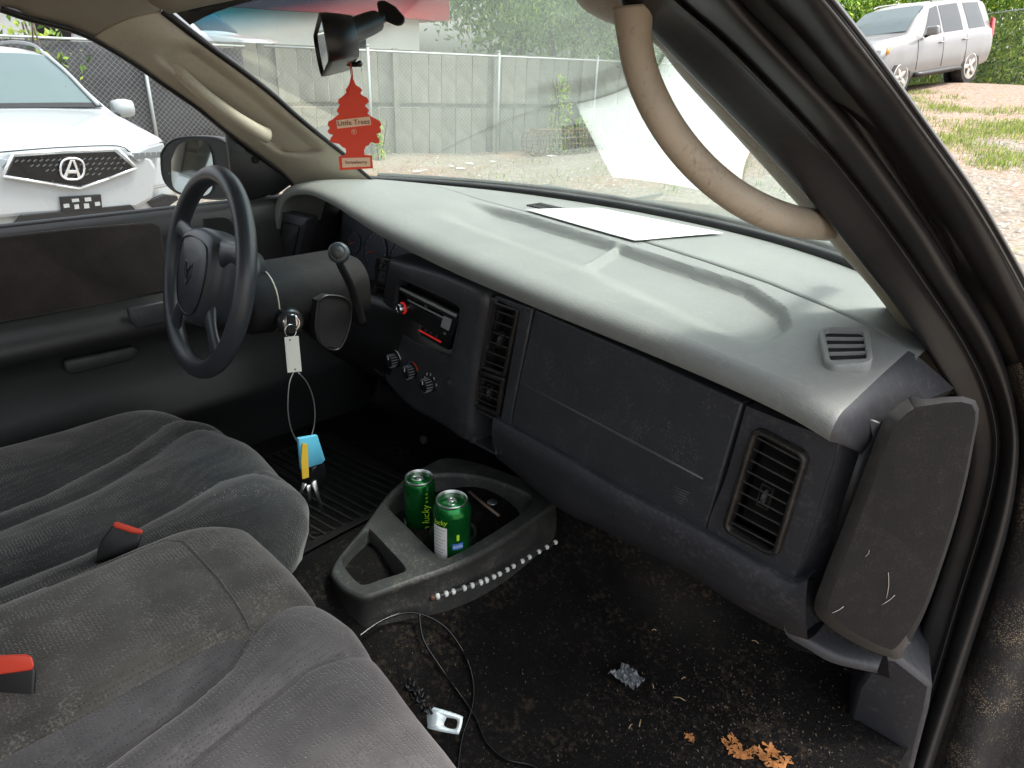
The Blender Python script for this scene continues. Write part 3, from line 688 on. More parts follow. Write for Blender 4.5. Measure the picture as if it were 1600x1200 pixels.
# gear lever on the column
kb = X(529,395,-.20)
lv_ = cat([X(566,505,-.245), X(556,470,-.235), X(545,440,-.22), X(531,412,-.205), kb], 20)
vs, fs = g_tube(lv_, [.009-.003*k/19 for k in range(20)], 10); gl_ = obj('gear_lever', vs, fs, M['black'], T)
tn = (CAM-kb); tn = (tn.normalized()+Vector((.0,-.2,.1))).normalized(); r_, u_, n_ = frame(tn)
vs, fs = g_lathe(kb, [(.010,-.030),(.0165,-.022),(.0185,-.008),(.0185,.002),(.0165,.006),(.0125,.0072)], 28, (r_, u_, n_)); kn = obj('lever_knob', vs, fs, M['wheel'], gl_)
vs, fs = g_lathe(kb+n_*.0015, [(.012,.0),(.0115,.0066),(.002,.007)], 24, (r_, u_, n_)); obj('knob_button', vs, fs, M['edge'], gl_)
# stalk left + wiper lever
vs, fs = g_tube(cat([Vector((-.46,.09,1.12)), Vector((-.53,.06,1.125)), Vector((-.60,.035,1.12))], 8), [.007]*6+[.009,.008], 10); obj('indicator_stalk', vs, fs, M['black'], T)
# ---- steering wheel
sw = obj('steering_wheel', *(lambda g_: (g_[0], g_[1]))(g_tube([WC+WR*(.172*cos(a))+WU*(.172*sin(a)) for a in np.linspace(0, 2*pi, 73)[:-1]]+[WC+WR*.172, WC+WR*(.172*cos(.087))+WU*(.172*sin(.087))], .0165, 14, cap=False)), M['wheel'], T)
sw['label'] = 'blue grey four spoke steering wheel'
def WP(a, b, d=0): return WC+WR*a+WU*b+WN*d
hubo = [WP(x_, z_) for x_, z_ in ((-.075,.062),(-.03,.075),(.03,.075),(.075,.062),(.085,.02),(.078,-.03),(.055,-.075),(.02,-.092),(-.02,-.092),(-.055,-.075),(-.078,-.03),(-.085,.02))]
n = 48; H = cat(hubo+hubo[:1], n+1)[:-1]
rows = [[WC+(p-WC)*.75-WN*.045 for p in H], [WC+(p-WC)*1.0-WN*.03 for p in H], [WC+(p-WC)*1.02-WN*.0 for p in H], [WC+(p-WC)*.97+WN*.016 for p in H], [WC+(p-WC)*.85+WN*.024 for p in H], [WC+(p-WC)*.5+WN*.029 for p in H], [WC+(p-WC)*.05+WN*.031 for p in H]]
vs, fs = g_grid(rows, True); hub = obj('airbag_cover', vs, fs, M['wheel'], sw)
vs, fs = g_tube([WC+(p-WC)*.80+WN*.0262 for p in H]+[WC+(H[0]-WC)*.80+WN*.0262], .0012, 5, cap=False); obj('cover_seam', vs, fs, M['black'], sw)
# embossed emblem (plain shield outline with a head-like mark) on the cover
em = [(-.018,.018),(.018,.018),(.016,-.004),(0,-.022),(-.016,-.004)]
vs, fs = g_tube([WP(x_, z_-.002, .0305) for x_, z_ in em+em[:1]], .0012, 5, cap=False); obj('emblem', vs, fs, M['black'], sw)
vs, fs = g_tube(cat([WP(-.013,.013,.031), WP(-.006,.002,.031), WP(0,-.013,.031), WP(.006,.002,.031), WP(.013,.013,.031)], 16), .0016, 5); obj('emblem', vs, fs, M['black'], sw)
for a0, b0, a1, b1 in ((-.07,.045,-.165,.058),(.07,.045,.165,.058),(-.055,-.06,-.115,-.130),(.055,-.06,.115,-.130)):
    pts = cat([WP(a0,b0,.004), WP((a0+a1)/2,(b0+b1)/2+.006,.006), WP(a1,b1,0)], 12)
    wd = [.026-.010*sin(pi*k/11)+.0*k for k in range(12)]
    vs, fs = g_tube(pts, wd, 12, flat=.42, updir=WN); obj('spoke', vs, fs, M['wheel'], sw)
# ---- rear view mirror
mN = Vector((-.455,-.885,-.12)).normalized(); mR, mU, mN = frame(mN)
mU = (mU*.99-mR*.13).normalized(); mR = mU.cross(mN).normalized()
if mR.x < 0: mR = -mR
mcn = D(505,74,.90)
Wm, Hm = .205, .054
def ML(s_, d_, k=1): return [mcn+mR*(x_*s_)+mU*(z_*s_*k)+mN*d_ for x_, z_ in rrect(-Wm/2, -Hm/2, Wm/2, Hm/2, .024, 6)]
vs, fs = g_grid([ML(.5,-.040), ML(.86,-.035), ML(.96,-.018,.97), ML(1.0,-.004), ML(1.0,.003), ML(.965,.004), ML(.955,.001)], True); m_ = len(ML(1,0))
fs += [tuple(range(m_))[::-1]]
mh = obj('rear_view_mirror', vs, fs, M['black'], T, sharp=60); mh['label'] = 'black rear view mirror on an arm at the top of the windshield'
vs, fs = g_prism(ML(.957,-.001), mN*.002); obj('mirror_glass', vs, fs, mat('mirror_glass', (.75,.77,.76), .03, 1), mh, smooth=False)
vs, fs = g_prism(ML(.985,.0015), mN*.0018); 
arm = cat([D(536,56,.905), D(556,46,.925), D(588,33,.95)], 8)
vs, fs = g_tube(arm, [.0135,.0150,.0150,.0150,.0150,.0150,.0145,.0135], 14); obj('mirror_arm', vs, fs, M['rubber'], mh, sharp=50)
vs, fs = g_tube(cat([D(584,34,.95), D(598,26,.955)], 5), .008, 12); obj('ball_joint', vs, fs, M['black'], mh)
mt = [D(u, v, .955) for u, v in ((588,2),(600,0),(618,10),(634,28),(632,38),(622,42),(604,34),(592,22))]
vs, fs = g_prism(mt, (mt[0]-CAM).normalized()*.03); bevel(obj('mirror_mount', vs, fs, M['black'], mh), .005, 3)
vs, fs = g_tube(cat([D(543,98,.905), D(553,101,.90), D(564,99,.895)], 8), [.004,.0035,.003,.003,.003,.003,.004,.0035], 8); obj('dimming_lever', vs, fs, M['black'], mh)

# ================================================================== air freshener
hookp = D(547,92,.892)
tp = [(549,117),(553,125),(556,133),(563,137),(566,141),(563,146),(568,150),(574,153),(577,159),(573,162),(570,165),(574,169),(577,173),(574,177),(580,182),(588,186),(594,190),(596,195),(593,199),(596,204),(594,208),(588,209),(590,214),(593,219),(592,224),(586,224),(580,222),(576,227),(571,229),(569,236),(570,242),(581,243),(583,263),(531,266),(529,245),(538,243),(541,238),(540,232),(535,230),(530,225),(526,224),(520,223),(515,221),(517,215),(521,211),(514,209),(512,205),(515,200),(512,196),(513,190),(519,187),(525,182),(530,178),(526,174),(528,169),(531,164),(528,160),(529,155),(536,150),(541,145),(540,140),(545,133),(547,126)]
tN = Vector((.86,-.51,0.0)).normalized()
tc0 = D(553,190,.892)
def TP(u, v, o=0): return on(u, v, tc0+tN*o, tN)
P = [TP(u, v) for u, v in tp]
def earfan(P, nrm, th):
    from mathutils.geometry import tessellate_polygon
    vs = [Vector(p) for p in P]; fs = [tuple(t) for t in tessellate_polygon([vs])]
    n = len(vs); V = vs + [v-nrm*th for v in vs]
    return V, fs+[tuple(i+n for i in f[::-1]) for f in fs]+[(i,(i+1)%n,(i+1)%n+n,i+n) for i in range(n)]
vs, fs = earfan(P, tN, .0014); af = obj('air_freshener', vs, fs, M['red'], None, smooth=False, origin=hookp)
tag(af, 'red tree shaped cardboard air freshener hanging from the rear view mirror', 'air freshener')
tR = (TP(576,190)-TP(532,193)).normalized(); tU = tN.cross(tR).normalized()
if tU.z < 0: tU = -tU
c4 = [TP(u, v, .0006) for u, v in ((525,188),(578,182),(580,195),(527,201))]
vs, fs = g_prism(c4, -tN*.0004); obj('name_panel', vs, fs, M['cream'], af, smooth=False)
text('lettering', 'Little Trees', .0088, TP(552.5,191.5,.0011), tR, tU, tN, M['brown'], af, .0002)
c4 = [TP(u, v, .0006) for u, v in ((534,247),(578,246),(579,260),(535,262))]
vs, fs = g_prism(c4, -tN*.0004); obj('scent_panel', vs, fs, M['cream'], af, smooth=False)
tR2 = (TP(578,253)-TP(535,254)).normalized()
text('lettering', 'Strawberry', .0062, TP(556.5,253.7,.0011), tR2, tU, tN, M['brown'], af, .0002)
vs, fs = g_tube([TP(553+4*cos(a), 206+4*sin(a), .0006) for a in np.linspace(0, 2*pi, 13)], .0003, 4); obj('mark', vs, fs, M['cream'], af)
text('mark', 'R', .006, TP(553,206,.0008), tR, tU, tN, M['cream'], af, .0002)
vs, fs = g_tube(cat([hookp+Vector((0,0,.006)), D(547,104,.890), TP(550,124,.001), TP(551,118,-.001), D(549,104,.892), hookp+Vector((0,0,.006))], 24), .0007, 5); obj('string', vs, fs, M['red'], af)
vs, fs = g_tube(cat([TP(551,122,.001), TP(547,140,.002), TP(542,152,.0015)], 8), .0005, 4); obj('string', vs, fs, M['redplastic'], af)

# ================================================================== pillars, roof, door
def loft2(A, B_, n, m_, bulge, nrm, disp=None):
    """surface between curve A and B with a bulge along nrm"""
    a = cat(A, n); b = cat(B_, n); rows = []
    for i in range(n):
        r_ = []
        for j in range(m_):
            t = j/(m_-1); p = a[i].lerp(b[i], t) + Vector(nrm)*(bulge*sin(pi*t))
            if disp: p = p + Vector(nrm)*disp(i/(n-1), t)
            r_.append(p)
        rows.append(r_)
    return rows
# left pillar: window-side edge A, windshield-side edge B
eA = [X(u, v, a) for u, v, a in ((0,8,-.60),(47,24,-.61),(105,39,-.625),(147,56,-.635),(210,94,-.655),(262,131,-.675),(312,166,-.695),(353,200,-.71),(406,240,-.725),(440,266,-.73),(462,290,-.735))]
eB = [ws(-.985, k/10)+Vector((0,-.006,-.010)) for k in range(10, -1, -1)]
# shift of windshield edge to pixels
eBp = [(250,18),(290,49),(330,79),(375,112),(420,147),(462,184),(500,215),(535,243),(569,275),(600,296)]
def onws(u, v, dz=0):
    """pixel on the plane family of the windshield side edge"""
    return on(u, v, (-.62,.2945,1.36), (-.80,.36,.47))
eB = [onws(u, v) for u, v in eBp]
vs, fs = g_tube([p+Vector((.004,.003,.002)) for p in cat(eB, 40)], [.008-.004*k/39 for k in range(40)], 8); obj('windshield_seal', vs, fs, M['black'], T)
def pdisp(s_, t):
    # capsule recess behind the handle
    d = max(abs(s_-.45)-.26, 0)*2.2; e = abs(t-.56); 
    r = sqrt((d/.10)**2+(e/.34)**2) if d > 0 else e/.34
    return -.028*(1-sst(.62, 1.05, r))
eA_al = cat(eA[3:], 12)
rows = loft2(eA[3:], eB, 60, 28, .022, Vector((.75,-.3,.25)).normalized(), pdisp)
vs, fs = g_grid(rows); pl = obj('windshield_pillar', vs, fs, M['beige'], T); pl['label'] = 'clean beige pillar trim on the driver side'; solid(pl, .006, 0)
PN = Vector((.75,-.3,.25)).normalized()
hh = [rows[12][11]-PN*.012, rows[14][11]+PN*.006, rows[18][11]+PN*.020, rows[24][10]+PN*.024, rows[34][11]+PN*.022, rows[42][13]+PN*.016, rows[45][15]-PN*.006]
hp_ = [(236,64,.045),(250,80,.068),(282,114,.068),(322,150,.056),(366,182,.038),(398,202,.022),(418,212,-.005)]
base_pl = rows[28][14]
hh = [on(u, v, base_pl+PN*(o+.004), PN) for u, v, o in hp_]
vs, fs = g_tube(cat(hh, 40), [.016-.003*sin(pi*k/39) for k in range(40)], 12, flat=.75, updir=PN); obj('grab_handle', vs, fs, M['beige'], pl)
# window frame/black edge on the left pillar, sail panel, door glass frame
eo = [p+Vector((-.012,0,-.004)) for p in cat(eA, 60)]
vs, fs = g_tube([p+Vector((-.006,0,-.004)) for p in cat(eA, 60)], .0065, 8); obj('door_seal', vs, fs, M['rubber'], T)
rows_ = [[p+Vector((-.010,0,-.002)), p+Vector((-.03,0,.0)), p+Vector((-.05,.0,.05))] for p in cat(eA, 60)]
vs, fs = g_grid(rows_); obj('door_frame', vs, fs, M['jamb'], T)

# headliner over everything (with opening for light at the sides only)
hdp = [ws(-1+2*i/40, 1)+Vector((0,-.0,-.004)) for i in range(41)]
rows = [hdp]
for k, (yy, dz) in enumerate(((-.03,.008),(-.12,.028),(-.30,.045),(-.6,.055),(-1.2,.05),(-1.5,.0))):
    r_ = []
    for i in range(41):
        u = -1+2*i/40; x = u*.555 if k == 0 else u*.56
        z = 1.600 + dz - ((.02*abs(u)**3 + (.04*abs(u)**4 if k == 0 else 0)) if u < 0 else -.02*u)
        r_.append(Vector((x, hdp[i].y+yy*(.9) if k == 0 else min(hdp[i].y-.03, .24+yy), z)))
    rows.append(r_)
vs, fs = g_grid(rows); hl = obj('headliner', vs, fs, M['liner'], T); solid(hl, .02, 1)
# left rail: joins headliner to window top edge
lefte = [Vector((rows[k][0].x, rows[k][0].y, rows[k][0].z)) for k in range(len(rows))]
wtop = [Vector((-.60,-1.5,1.50)), Vector((-.60,-.9,1.515)), Vector((-.60,-.55,1.515)), Vector((-.60,-.3,1.51))]+eA[0:4]
A2 = cat(wtop, 50)
B2 = cat([Vector((-.54,-1.5,1.60)), Vector((-.56,-.9,1.61)), Vector((-.56,-.5,1.61)), Vector((-.555,-.2,1.595)), Vector((-.55,-.02,1.57)), Vector((-.545,.03,1.560)), onws(250,18)], 50)
vs, fs = g_grid([[a.lerp(b, t)+PN*(.022*sin(pi*t)) for t in np.linspace(0, 1, 12)]+[b+Vector((.02,0,.03))] for a, b in zip(A2, B2)]); solid(obj('roof_rail_trim', vs, fs, M['liner'], T), .004, 0)
# back wall and rear of cab
bw = MB(); bw.add(*g_box((0,-1.52,.85), 1.5, .03, .75)); bw.add(*g_box((0,-1.52,1.6), 1.3, .03, .12)); 
for sgn in (-1,1): bw.add(*g_box((sgn*.62,-1.52,1.39), .18, .03, .34))
bw.obj('cab_rear_wall', M['liner'], T, smooth=False)
# driver door: profile extruded along y
prof = [(-.80,1.140),(-.765,1.149),(-.735,1.146),(-.722,1.132),(-.722,1.10),(-.728,.98),(-.70,.965),(-.665,.955),(-.655,.935),(-.665,.915),(-.70,.90),(-.715,.86),(-.705,.78),(-.69,.715),(-.69,.69),(-.715,.66),(-.725,.55),(-.725,.46)]
vs, fs = g_grid([[Vector((x, y, z)) for x, z in prof] for y in np.linspace(-1.0, .60, 12)]); dd = obj('driver_door', vs, fs, M['door'], T, sharp=60); solid(dd, .01, 0)
dd['label'] = 'grey inner panel of the driver door'
ip = [X(u, v, -.724) for u, v in ((-60,372),(0,368),(120,355),(236,346),(248,352),(256,400),(262,452),(180,470),(0,502),(-60,515))]
vs, fs = g_prism(ip, Vector((.010,0,0))); it = obj('cloth_insert', vs, fs, M['insert'], dd); bevel(it, .005, 3)
ap = [X(u, v, -.66) for u, v in ((196,480),(262,466),(262,500),(212,512),(200,500))]
vs, fs = g_prism(ap, Vector((.014,0,0))); bevel(obj('switch_panel', vs, fs, M['face'], dd), .004)
hp2 = [X(u, v, -.70) for u, v in ((95,560),(205,538),(212,548),(200,560),(110,582),(98,576))]
vs, fs = g_prism(hp2, Vector((.02,0,0))); bevel(obj('pull_cup', vs, fs, M['door'], dd), .005)
mbx = MB(); mbx.add(*g_grid([[Vector((-.80-.07*sin(pi*k/8)**.5, y, 1.14-.95*k/8)) for k in range(9)] for y in (-1.5, -1.0, -.98, .55, .62)])); solid(mbx.obj('door_skin', mat('dark_truck_paint', (.03,.032,.034), .3, coat=.5), T), .01, 0)
mbx = MB(); mbx.add(*g_grid([[Vector((-.80, y, 1.14)), Vector((-.72, y, 1.45)), Vector((-.62, y, 1.60)), Vector((-.3, y, 1.68))] for y in (-1.52, -1.0)])); solid(mbx.obj('cab_corner', bpy.data.materials['dark_truck_paint'], T), .01, 0)
# inner release handle surround (behind wheel rim)
dh = [X(u, v, -.72) for u, v in ((318,342),(350,340),(366,356),(368,380),(352,384),(322,366))]
vs, fs = g_tube(cat(dh+dh[:1], 30), .004, 8, cap=False); h_ = obj('door_handle', vs, fs, M['door'], dd)
vs, fs = g_prism(dh, Vector((.004,0,0))); obj('handle_recess', vs, fs, M['void'], dd, smooth=False)
vs, fs = g_tube([Vector((-.745, y, 1.149)) for y in np.linspace(-1.0, .42, 6)], .008, 8); obj('window_seal', vs, fs, M['rubber'], dd)
mbv = g_tube([X(u, v, -.722) for u, v in ((262,372),(276,368),(277,380),(264,384),(262,372))], .003, 6); obj('lock_button', *mbv, M['black'], dd)
# sail panel triangle
sp = [X(u, v, -.735) for u, v in ((352,196),(372,206),(462,284),(440,300),(372,318),(362,270))]
vs, fs = g_prism(sp, Vector((-.012,0,0))); sa = obj('sail_panel', vs, fs, M['black'], dd); bevel(sa, .003)
vs, fs = g_lathe(X(399,250,-.733), [(.008,0),(.008,.002),(.005,.002)], 14, (Vector((0,1,0)), FU, Vector((1,0,0)))); obj('screw_cap', vs, fs, M['void'], dd)
# driver side glass
gl = [Vector((-.755,-1.0,1.15)), Vector((-.755,.34,1.15)), Vector((-.735,.30,1.25)), Vector((-.70,.15,1.35)), Vector((-.66,-.02,1.45)), Vector((-.63,-.2,1.52)), Vector((-.63,-1.0,1.52))]
a = cat([Vector((-.755,y,1.15)) for y in (-1.0,-.5,0,.36)], 24); b = cat([Vector((-.63,-1.0,1.52)), Vector((-.63,-.5,1.52))]+[p+Vector((-.014,0,0)) for p in (eA[0], eA[2], eA[4], eA[6], eA[8])], 24)
vs, fs = g_grid([[p, q_] for p, q_ in zip(a, b)]); obj('window_glass', vs, fs, M['sideglass'], dd)
# driver side outer mirror
om = [X(u, v, -.95) for u, v in ((250,240),(262,222),(285,213),(330,213),(352,220),(360,235),(361,300),(352,312),(318,311),(285,306),(262,292),(252,272))]
n = 44; O_ = cat(om+om[:1], n+1)[:-1]; co = sum(O_, Vector())/n; mo_n = Vector((.62,-.78,.06)).normalized()
def prj(p, off): 
    d_ = p-CAM; q0 = co; t = ((q0-CAM).dot(mo_n)+off)/d_.dot(mo_n); return CAM+d_*t
O2 = [prj(p, 0) for p in O_]; c2 = sum(O2, Vector())/n
rows = [[c2+(p-c2)*.93+mo_n*-.0 for p in O2], [c2+(p-c2)*.97+mo_n*.004 for p in O2], O2, [c2+(p-c2)*1.0-mo_n*.03 for p in O2], [c2+(p-c2)*.9-mo_n*.06 for p in O2], [c2+(p-c2)*.6-mo_n*.09 for p in O2], [c2+(p-c2)*.05-mo_n*.10 for p in O2]]
vs, fs = g_grid(rows, True); om_ = obj('side_mirror', vs, fs, M['black'], T); om_['label'] = 'black outer mirror on the driver door'
gp = [(270,250),(280,228),(296,219),(312,219),(326,226),(334,250),(334,290),(322,305),(292,303),(272,290)]
gp = [prj(X(u, v, -.95), 0) for u, v in gp]; 
G2 = cat(gp+gp[:1], 41)[:-1]
vs, fs = g_prism([p+mo_n*.006 for p in G2], -mo_n*.004); obj('mirror_glass', vs, fs, bpy.data.materials['mirror_glass'], om_, smooth=False)
vs, fs = g_prism([c2+(p-c2)*.95 for p in O2], -mo_n*.004); obj('mirror_backing', vs, fs, M['black'], om_, smooth=False)
vs, fs = g_tube([co+Vector((.10,.06,-.03)), Vector((-.77,.36,1.18))], .035, 10, flat=.8); obj('mirror_foot', vs, fs, M['face'], om_)

# ---- right pillar trim, handle, door opening
def RP(u, v, off=0):   # plane of the right pillar slope
    n_ = Vector((0,.68,1)).normalized(); return on(u, v, Vector((0,.5,1.2))-n_*off, n_)
def JY(u, v, y): return Y(u, v, y)
tA = [(880,-40),(905,6),(935,28),(968,42),(1000,55),(1030,75),(1070,125),(1170,235),(1270,345),(1310,392),(1350,436),(1385,480),(1420,530),(1450,575),(1478,612)]
tB = [(930,-60),(965,-10),(1000,20),(1030,50),(1060,85),(1100,130),(1190,222),(1290,320),(1330,360),(1372,405),(1410,455),(1445,510),(1475,560),(1492,590),(1500,616)]
def yst(v): return float(np.interp(v, [-60,0,60,110,235,380,480,560,616,700], [.0,.033,.07,.104,.206,.365,.47,.54,.57,.58]))
NS = 60
def pxcat(L, n): return [(p.x, p.y) for p in cat([Vector((u, v, 0)) for u, v in L], n)]
a_ = pxcat(tA, NS); b_ = pxcat(tB, NS)
def YB(q_, dy): return Y(q_[0], q_[1], yst(q_[1])+dy)
def lp2(p, q_, t): return (p[0]+(q_[0]-p[0])*t, p[1]+(q_[1]-p[1])*t)
rows = [[YB(p, .12), YB(p, .05), YB(lp2(p,q_,.25), .035), YB(lp2(p,q_,.7), .03), YB(q_, .035), YB(lp2(p,q_,1.5), .05)] for p, q_ in zip(a_, b_)]
vs, fs = g_grid([cat(r_, 16) for r_ in rows]); rp_ = obj('windshield_pillar', vs, fs, M['beige2'], T); rp_['label'] = 'soiled beige pillar trim on the passenger side'
hpx = [(990,10,.56),(992,62,.57),(1004,118,.585),(1030,176,.60),(1066,230,.62),(1112,278,.645),(1165,316,.67),(1225,342,.71),(1280,352,.80),(1330,358,.95),(1360,362,1.05)]
pts = cat([D(u, v, d_) for u, v, d_ in hpx], 60)
vs, fs = g_tube(pts, [(.0152+.003*(k/59)**2)+.003*(1-min(1,k/6)) for k in range(60)], 16, flat=.88); gh = obj('grab_handle', vs, fs, M['beige2'], rp_); gh['label'] = 'soiled beige grab handle curving across the windshield'
# jamb bands. columns of pixels along the opening, station by station
J = [ # along the opening: for each station the eight edge lines across it
 [(905,-60),(1000,-55),(1016,-53),(1066,-52),(1110,-50),(1155,-50),(1206,-50),(1268,-50)],
 [(962,-2),(1045,0),(1060,0),(1110,0),(1155,0),(1200,0),(1255,0),(1308,0)],
 [(1022,58),(1108,50),(1123,50),(1165,50),(1203,49),(1246,50),(1297,50),(1347,50)],
 [(1100,138),(1188,131),(1203,130),(1240,129),(1273,128),(1312,126),(1356,125),(1403,124)],
 [(1200,240),(1272,220),(1286,218),(1317,212),(1344,207),(1378,202),(1412,198),(1453,195)],
 [(1300,352),(1350,317),(1363,314),(1389,306),(1411,299),(1442,297),(1482,293),(1522,291)],
 [(1352,420),(1404,392),(1417,388),(1440,377),(1459,370),(1487,364),(1524,356),(1556,348)],
 [(1412,492),(1450,460),(1463,456),(1481,444),(1497,434),(1524,428),(1560,418),(1590,408)],
 [(1462,572),(1493,523),(1505,520),(1526,512),(1543,506),(1567,500),(1598,492),(1628,480)],
 [(1497,625),(1530,592),(1542,588),(1562,582),(1573,578),(1594,572),(1630,565),(1660,556)],
 [(1512,668),(1550,655),(1562,653),(1582,655),(1590,655),(1608,652),(1650,650),(1685,645)],
 [(1512,730),(1554,720),(1565,720),(1583,725),(1592,728),(1606,728),(1655,728),(1690,728)],
 [(1490,830),(1528,830),(1540,830),(1562,832),(1575,834),(1588,836),(1640,838),(1680,840)],
 [(1455,940),(1496,930),(1506,930),(1528,940),(1540,944),(1556,946),(1610,955),(1650,960)],
 [(1422,1040),(1462,1045),(1474,1045),(1492,1048),(1506,1050),(1522,1052),(1570,1062),(1610,1070)],
 [(1400,1130),(1434,1130),(1446,1130),(1464,1133),(1478,1136),(1494,1138),(1540,1150),(1580,1160)],
 [(1370,1230),(1402,1230),(1414,1230),(1432,1233),(1446,1236),(1464,1238),(1500,1250),(1540,1260)]]
ySt = [-.02,.033,.07,.12,.206,.31,.37,.44,.50,.545,.57,.585,.59,.59,.58,.56,.53]
NJ = 130
def smooth1(a, k=7):
    a = np.array(a, float); ker = np.hanning(2*k+3)[1:-1]; ker /= ker.sum(); pad_ = np.concatenate([a[0]-(a[k:0:-1]-a[0])*1, a, a[-1]-(a[-2:-k-2:-1]-a[-1])]); return np.convolve(pad_, ker, 'valid')
JU = [smooth1([p[0] for p in pxcat([st[j_] for st in J], NJ)]) for j_ in range(8)]
JV = [smooth1([p[1] for p in pxcat([st[j_] for st in J], NJ)]) for j_ in range(8)]
JYs = smooth1(np.interp(np.linspace(0, len(ySt)-1, NJ), range(len(ySt)), ySt), 9)
def JP(i, f, dy):
    k = min(6, int(f)) if f >= 0 else 0; t = f-k
    return Y(JU[k][i]+(JU[k+1][i]-JU[k][i])*t, JV[k][i]+(JV[k+1][i]-JV[k][i])*t, JYs[i]+dy)
def jband(name, prof_, matl, label=None, i0=0, i1=NJ, n=20, sharp=None):
    rows = [cat([JP(i, f, dy) for f, dy in prof_], n) for i in range(i0, i1)]
    vs, fs = g_grid(rows); o = obj(name, vs, fs, matl, T, sharp=sharp)
    if label: o['label'] = label
    return o
jband('opening_flange', [(-.02,.10),(0,.02),(.05,.0),(.5,-.002),(.92,-.002),(1.0,-.006),(1.08,0)], M['rubber'], 'flat black inner flange of the passenger door opening', n=14)
jband('seal_lip', [(1.0,-.0045),(1.3,-.008),(1.6,-.003),(2,.008)], M['rubber'], n=10)
jband('weatherstrip', [(1.7,.02),(1.95,.006),(2.3,-.008),(2.8,-.016),(3.3,-.016),(3.7,-.008),(3.95,.004),(4.02,.03)], M['rubber'], 'rounded rubber weatherstrip around the door opening', n=22)
jband('door_jamb', [(3.9,.05),(4.3,.045),(4.8,.03),(5.1,.010),(5.5,-.006),(6.0,-.012),(6.5,-.004),(6.9,.012),(7.0,.03),(7.0,.09)], M['jamb'], None, 0, 84, n=26)
for f_, rr in ((6.55,.0013),(6.85,.0016)):
    vs, fs = g_tube([JP(i, f_, -.008 if f_ < 6.6 else .004) for i in range(84)], rr, 6); obj('drip_rail', vs, fs, M['edge'] if f_ < 6.6 else M['black'], T)
bands = {5: [JP(i, 5, 0) for i in range(NJ)]}
jband('pillar_skin', [(0,.12),(2,.08),(4,.07),(7,.10)], M['jamb'], None, 0, 84, n=8)
# sill, roof side rail, rear pillar of the opening and the roof skin
pn = bpy.data.materials['dark_truck_paint']
sil = [(.70,.46),(.72,.49),(.76,.495),(.80,.47),(.86,.44),(.885,.38),(.88,.22),(.82,.18),(.70,.2)]
vs, fs = g_grid([[Vector((x-.02*(y > .3), y, z-.06*sst(.25,.45,y))) for x, z in sil] for y in (-1.52,-1.0,-.4,.1,.3,.44)]); solid(obj('door_sill', vs, fs, pn, T), .01, 0)
rr_ = [(.50,1.60),(.545,1.555),(.60,1.54),(.65,1.55),(.67,1.60),(.62,1.66)]
vs, fs = g_grid([[Vector((x, y, z+.012*sst(-.02,-.5,y))) for x, z in rr_] for y in (.0,-.1,-.4,-.8,-1.52)], True); obj('roof_side_rail', vs, fs, M['jamb'], T)
vs, fs = g_tube(cat([Vector((.63,-1.12,1.57)), Vector((.72,-1.14,1.2)), Vector((.79,-1.14,.8)), Vector((.80,-1.12,.46))], 16), .06, 10); obj('rear_pillar', vs, fs, M['jamb'], T)
vs, fs = g_grid([[Vector((x, y, 1.685-.02*abs(x/.6)**3-.07*sst(-.0,.32,y))) for x in np.linspace(-.62,.62,15)] for y in (.30,.22,.1,-.1,-.5,-1.0,-1.54)]); solid(obj('roof', vs, fs, pn, T), .01, 1)
vs, fs = g_grid([[Vector((x, -1.56, z)) for x in (-.80,-.4,0,.4,.84)] for z in (.2,1.13)]); solid(obj('cab_back', vs, fs, pn, T), .01, 1)
# lower jamb with dried mud
rows = []
for i in range(72, NJ):
    rows.append([JP(i, 3.8, .05), JP(i, 4.4, .03), JP(i, 5, .012), JP(i, 5.6, .004), JP(i, 6.2, .012), JP(i, 6.7, .035), JP(i, 7.6, .04), JP(i, 9.5, .06), JP(i, 13, .15)])
mudm = mat('muddy_jamb', (.014,.013,.013), .7, var=.4, vscale=30, bump=.6, bscale=120, bdist=.003)
N = mudm.node_tree; Pb = N.nodes['Principled BSDF']; tcn = N.nodes.new('ShaderNodeTexCoord')
vz = N.nodes.new('ShaderNodeTexVoronoi'); vz.inputs['Scale'].default_value = 420; N.links.new(tcn.outputs['Object'], vz.inputs[0])
nz = N.nodes.new('ShaderNodeTexNoise'); nz.inputs['Scale'].default_value = 9; nz.inputs['Detail'].default_value = 10; nz.inputs['Roughness'].default_value = .7; N.links.new(tcn.outputs['Object'], nz.inputs[0])
sb = N.nodes.new('ShaderNodeMath'); sb.operation = 'SUBTRACT'; N.links.new(nz.outputs[0], sb.inputs[0]); ml = N.nodes.new('ShaderNodeMath'); ml.operation = 'MULTIPLY'; ml.inputs[1].default_value = .55
N.links.new(vz.outputs['Distance'], ml.inputs[0]); N.links.new(ml.outputs[0], sb.inputs[1])
mr = N.nodes.new('ShaderNodeMapRange'); mr.inputs[1].default_value = .33; mr.inputs[2].default_value = .40; N.links.new(sb.outputs[0], mr.inputs[0])
mx = N.nodes.new('ShaderNodeMix'); mx.data_type = 'RGBA'; N.links.new(mr.outputs[0], mx.inputs[0]); N.links.new(Pb.inputs['Base Color'].links[0].from_socket, mx.inputs[6]); mx.inputs[7].default_value = (.20,.155,.10,1)
N.links.new(mx.outputs[2], Pb.inputs['Base Color'])
vs, fs = g_grid([cat(r_, 22) for r_ in rows]); o = obj('rocker_panel', vs, fs, mudm, T); o['label'] = 'black sill below the hinge crusted with dried mud'
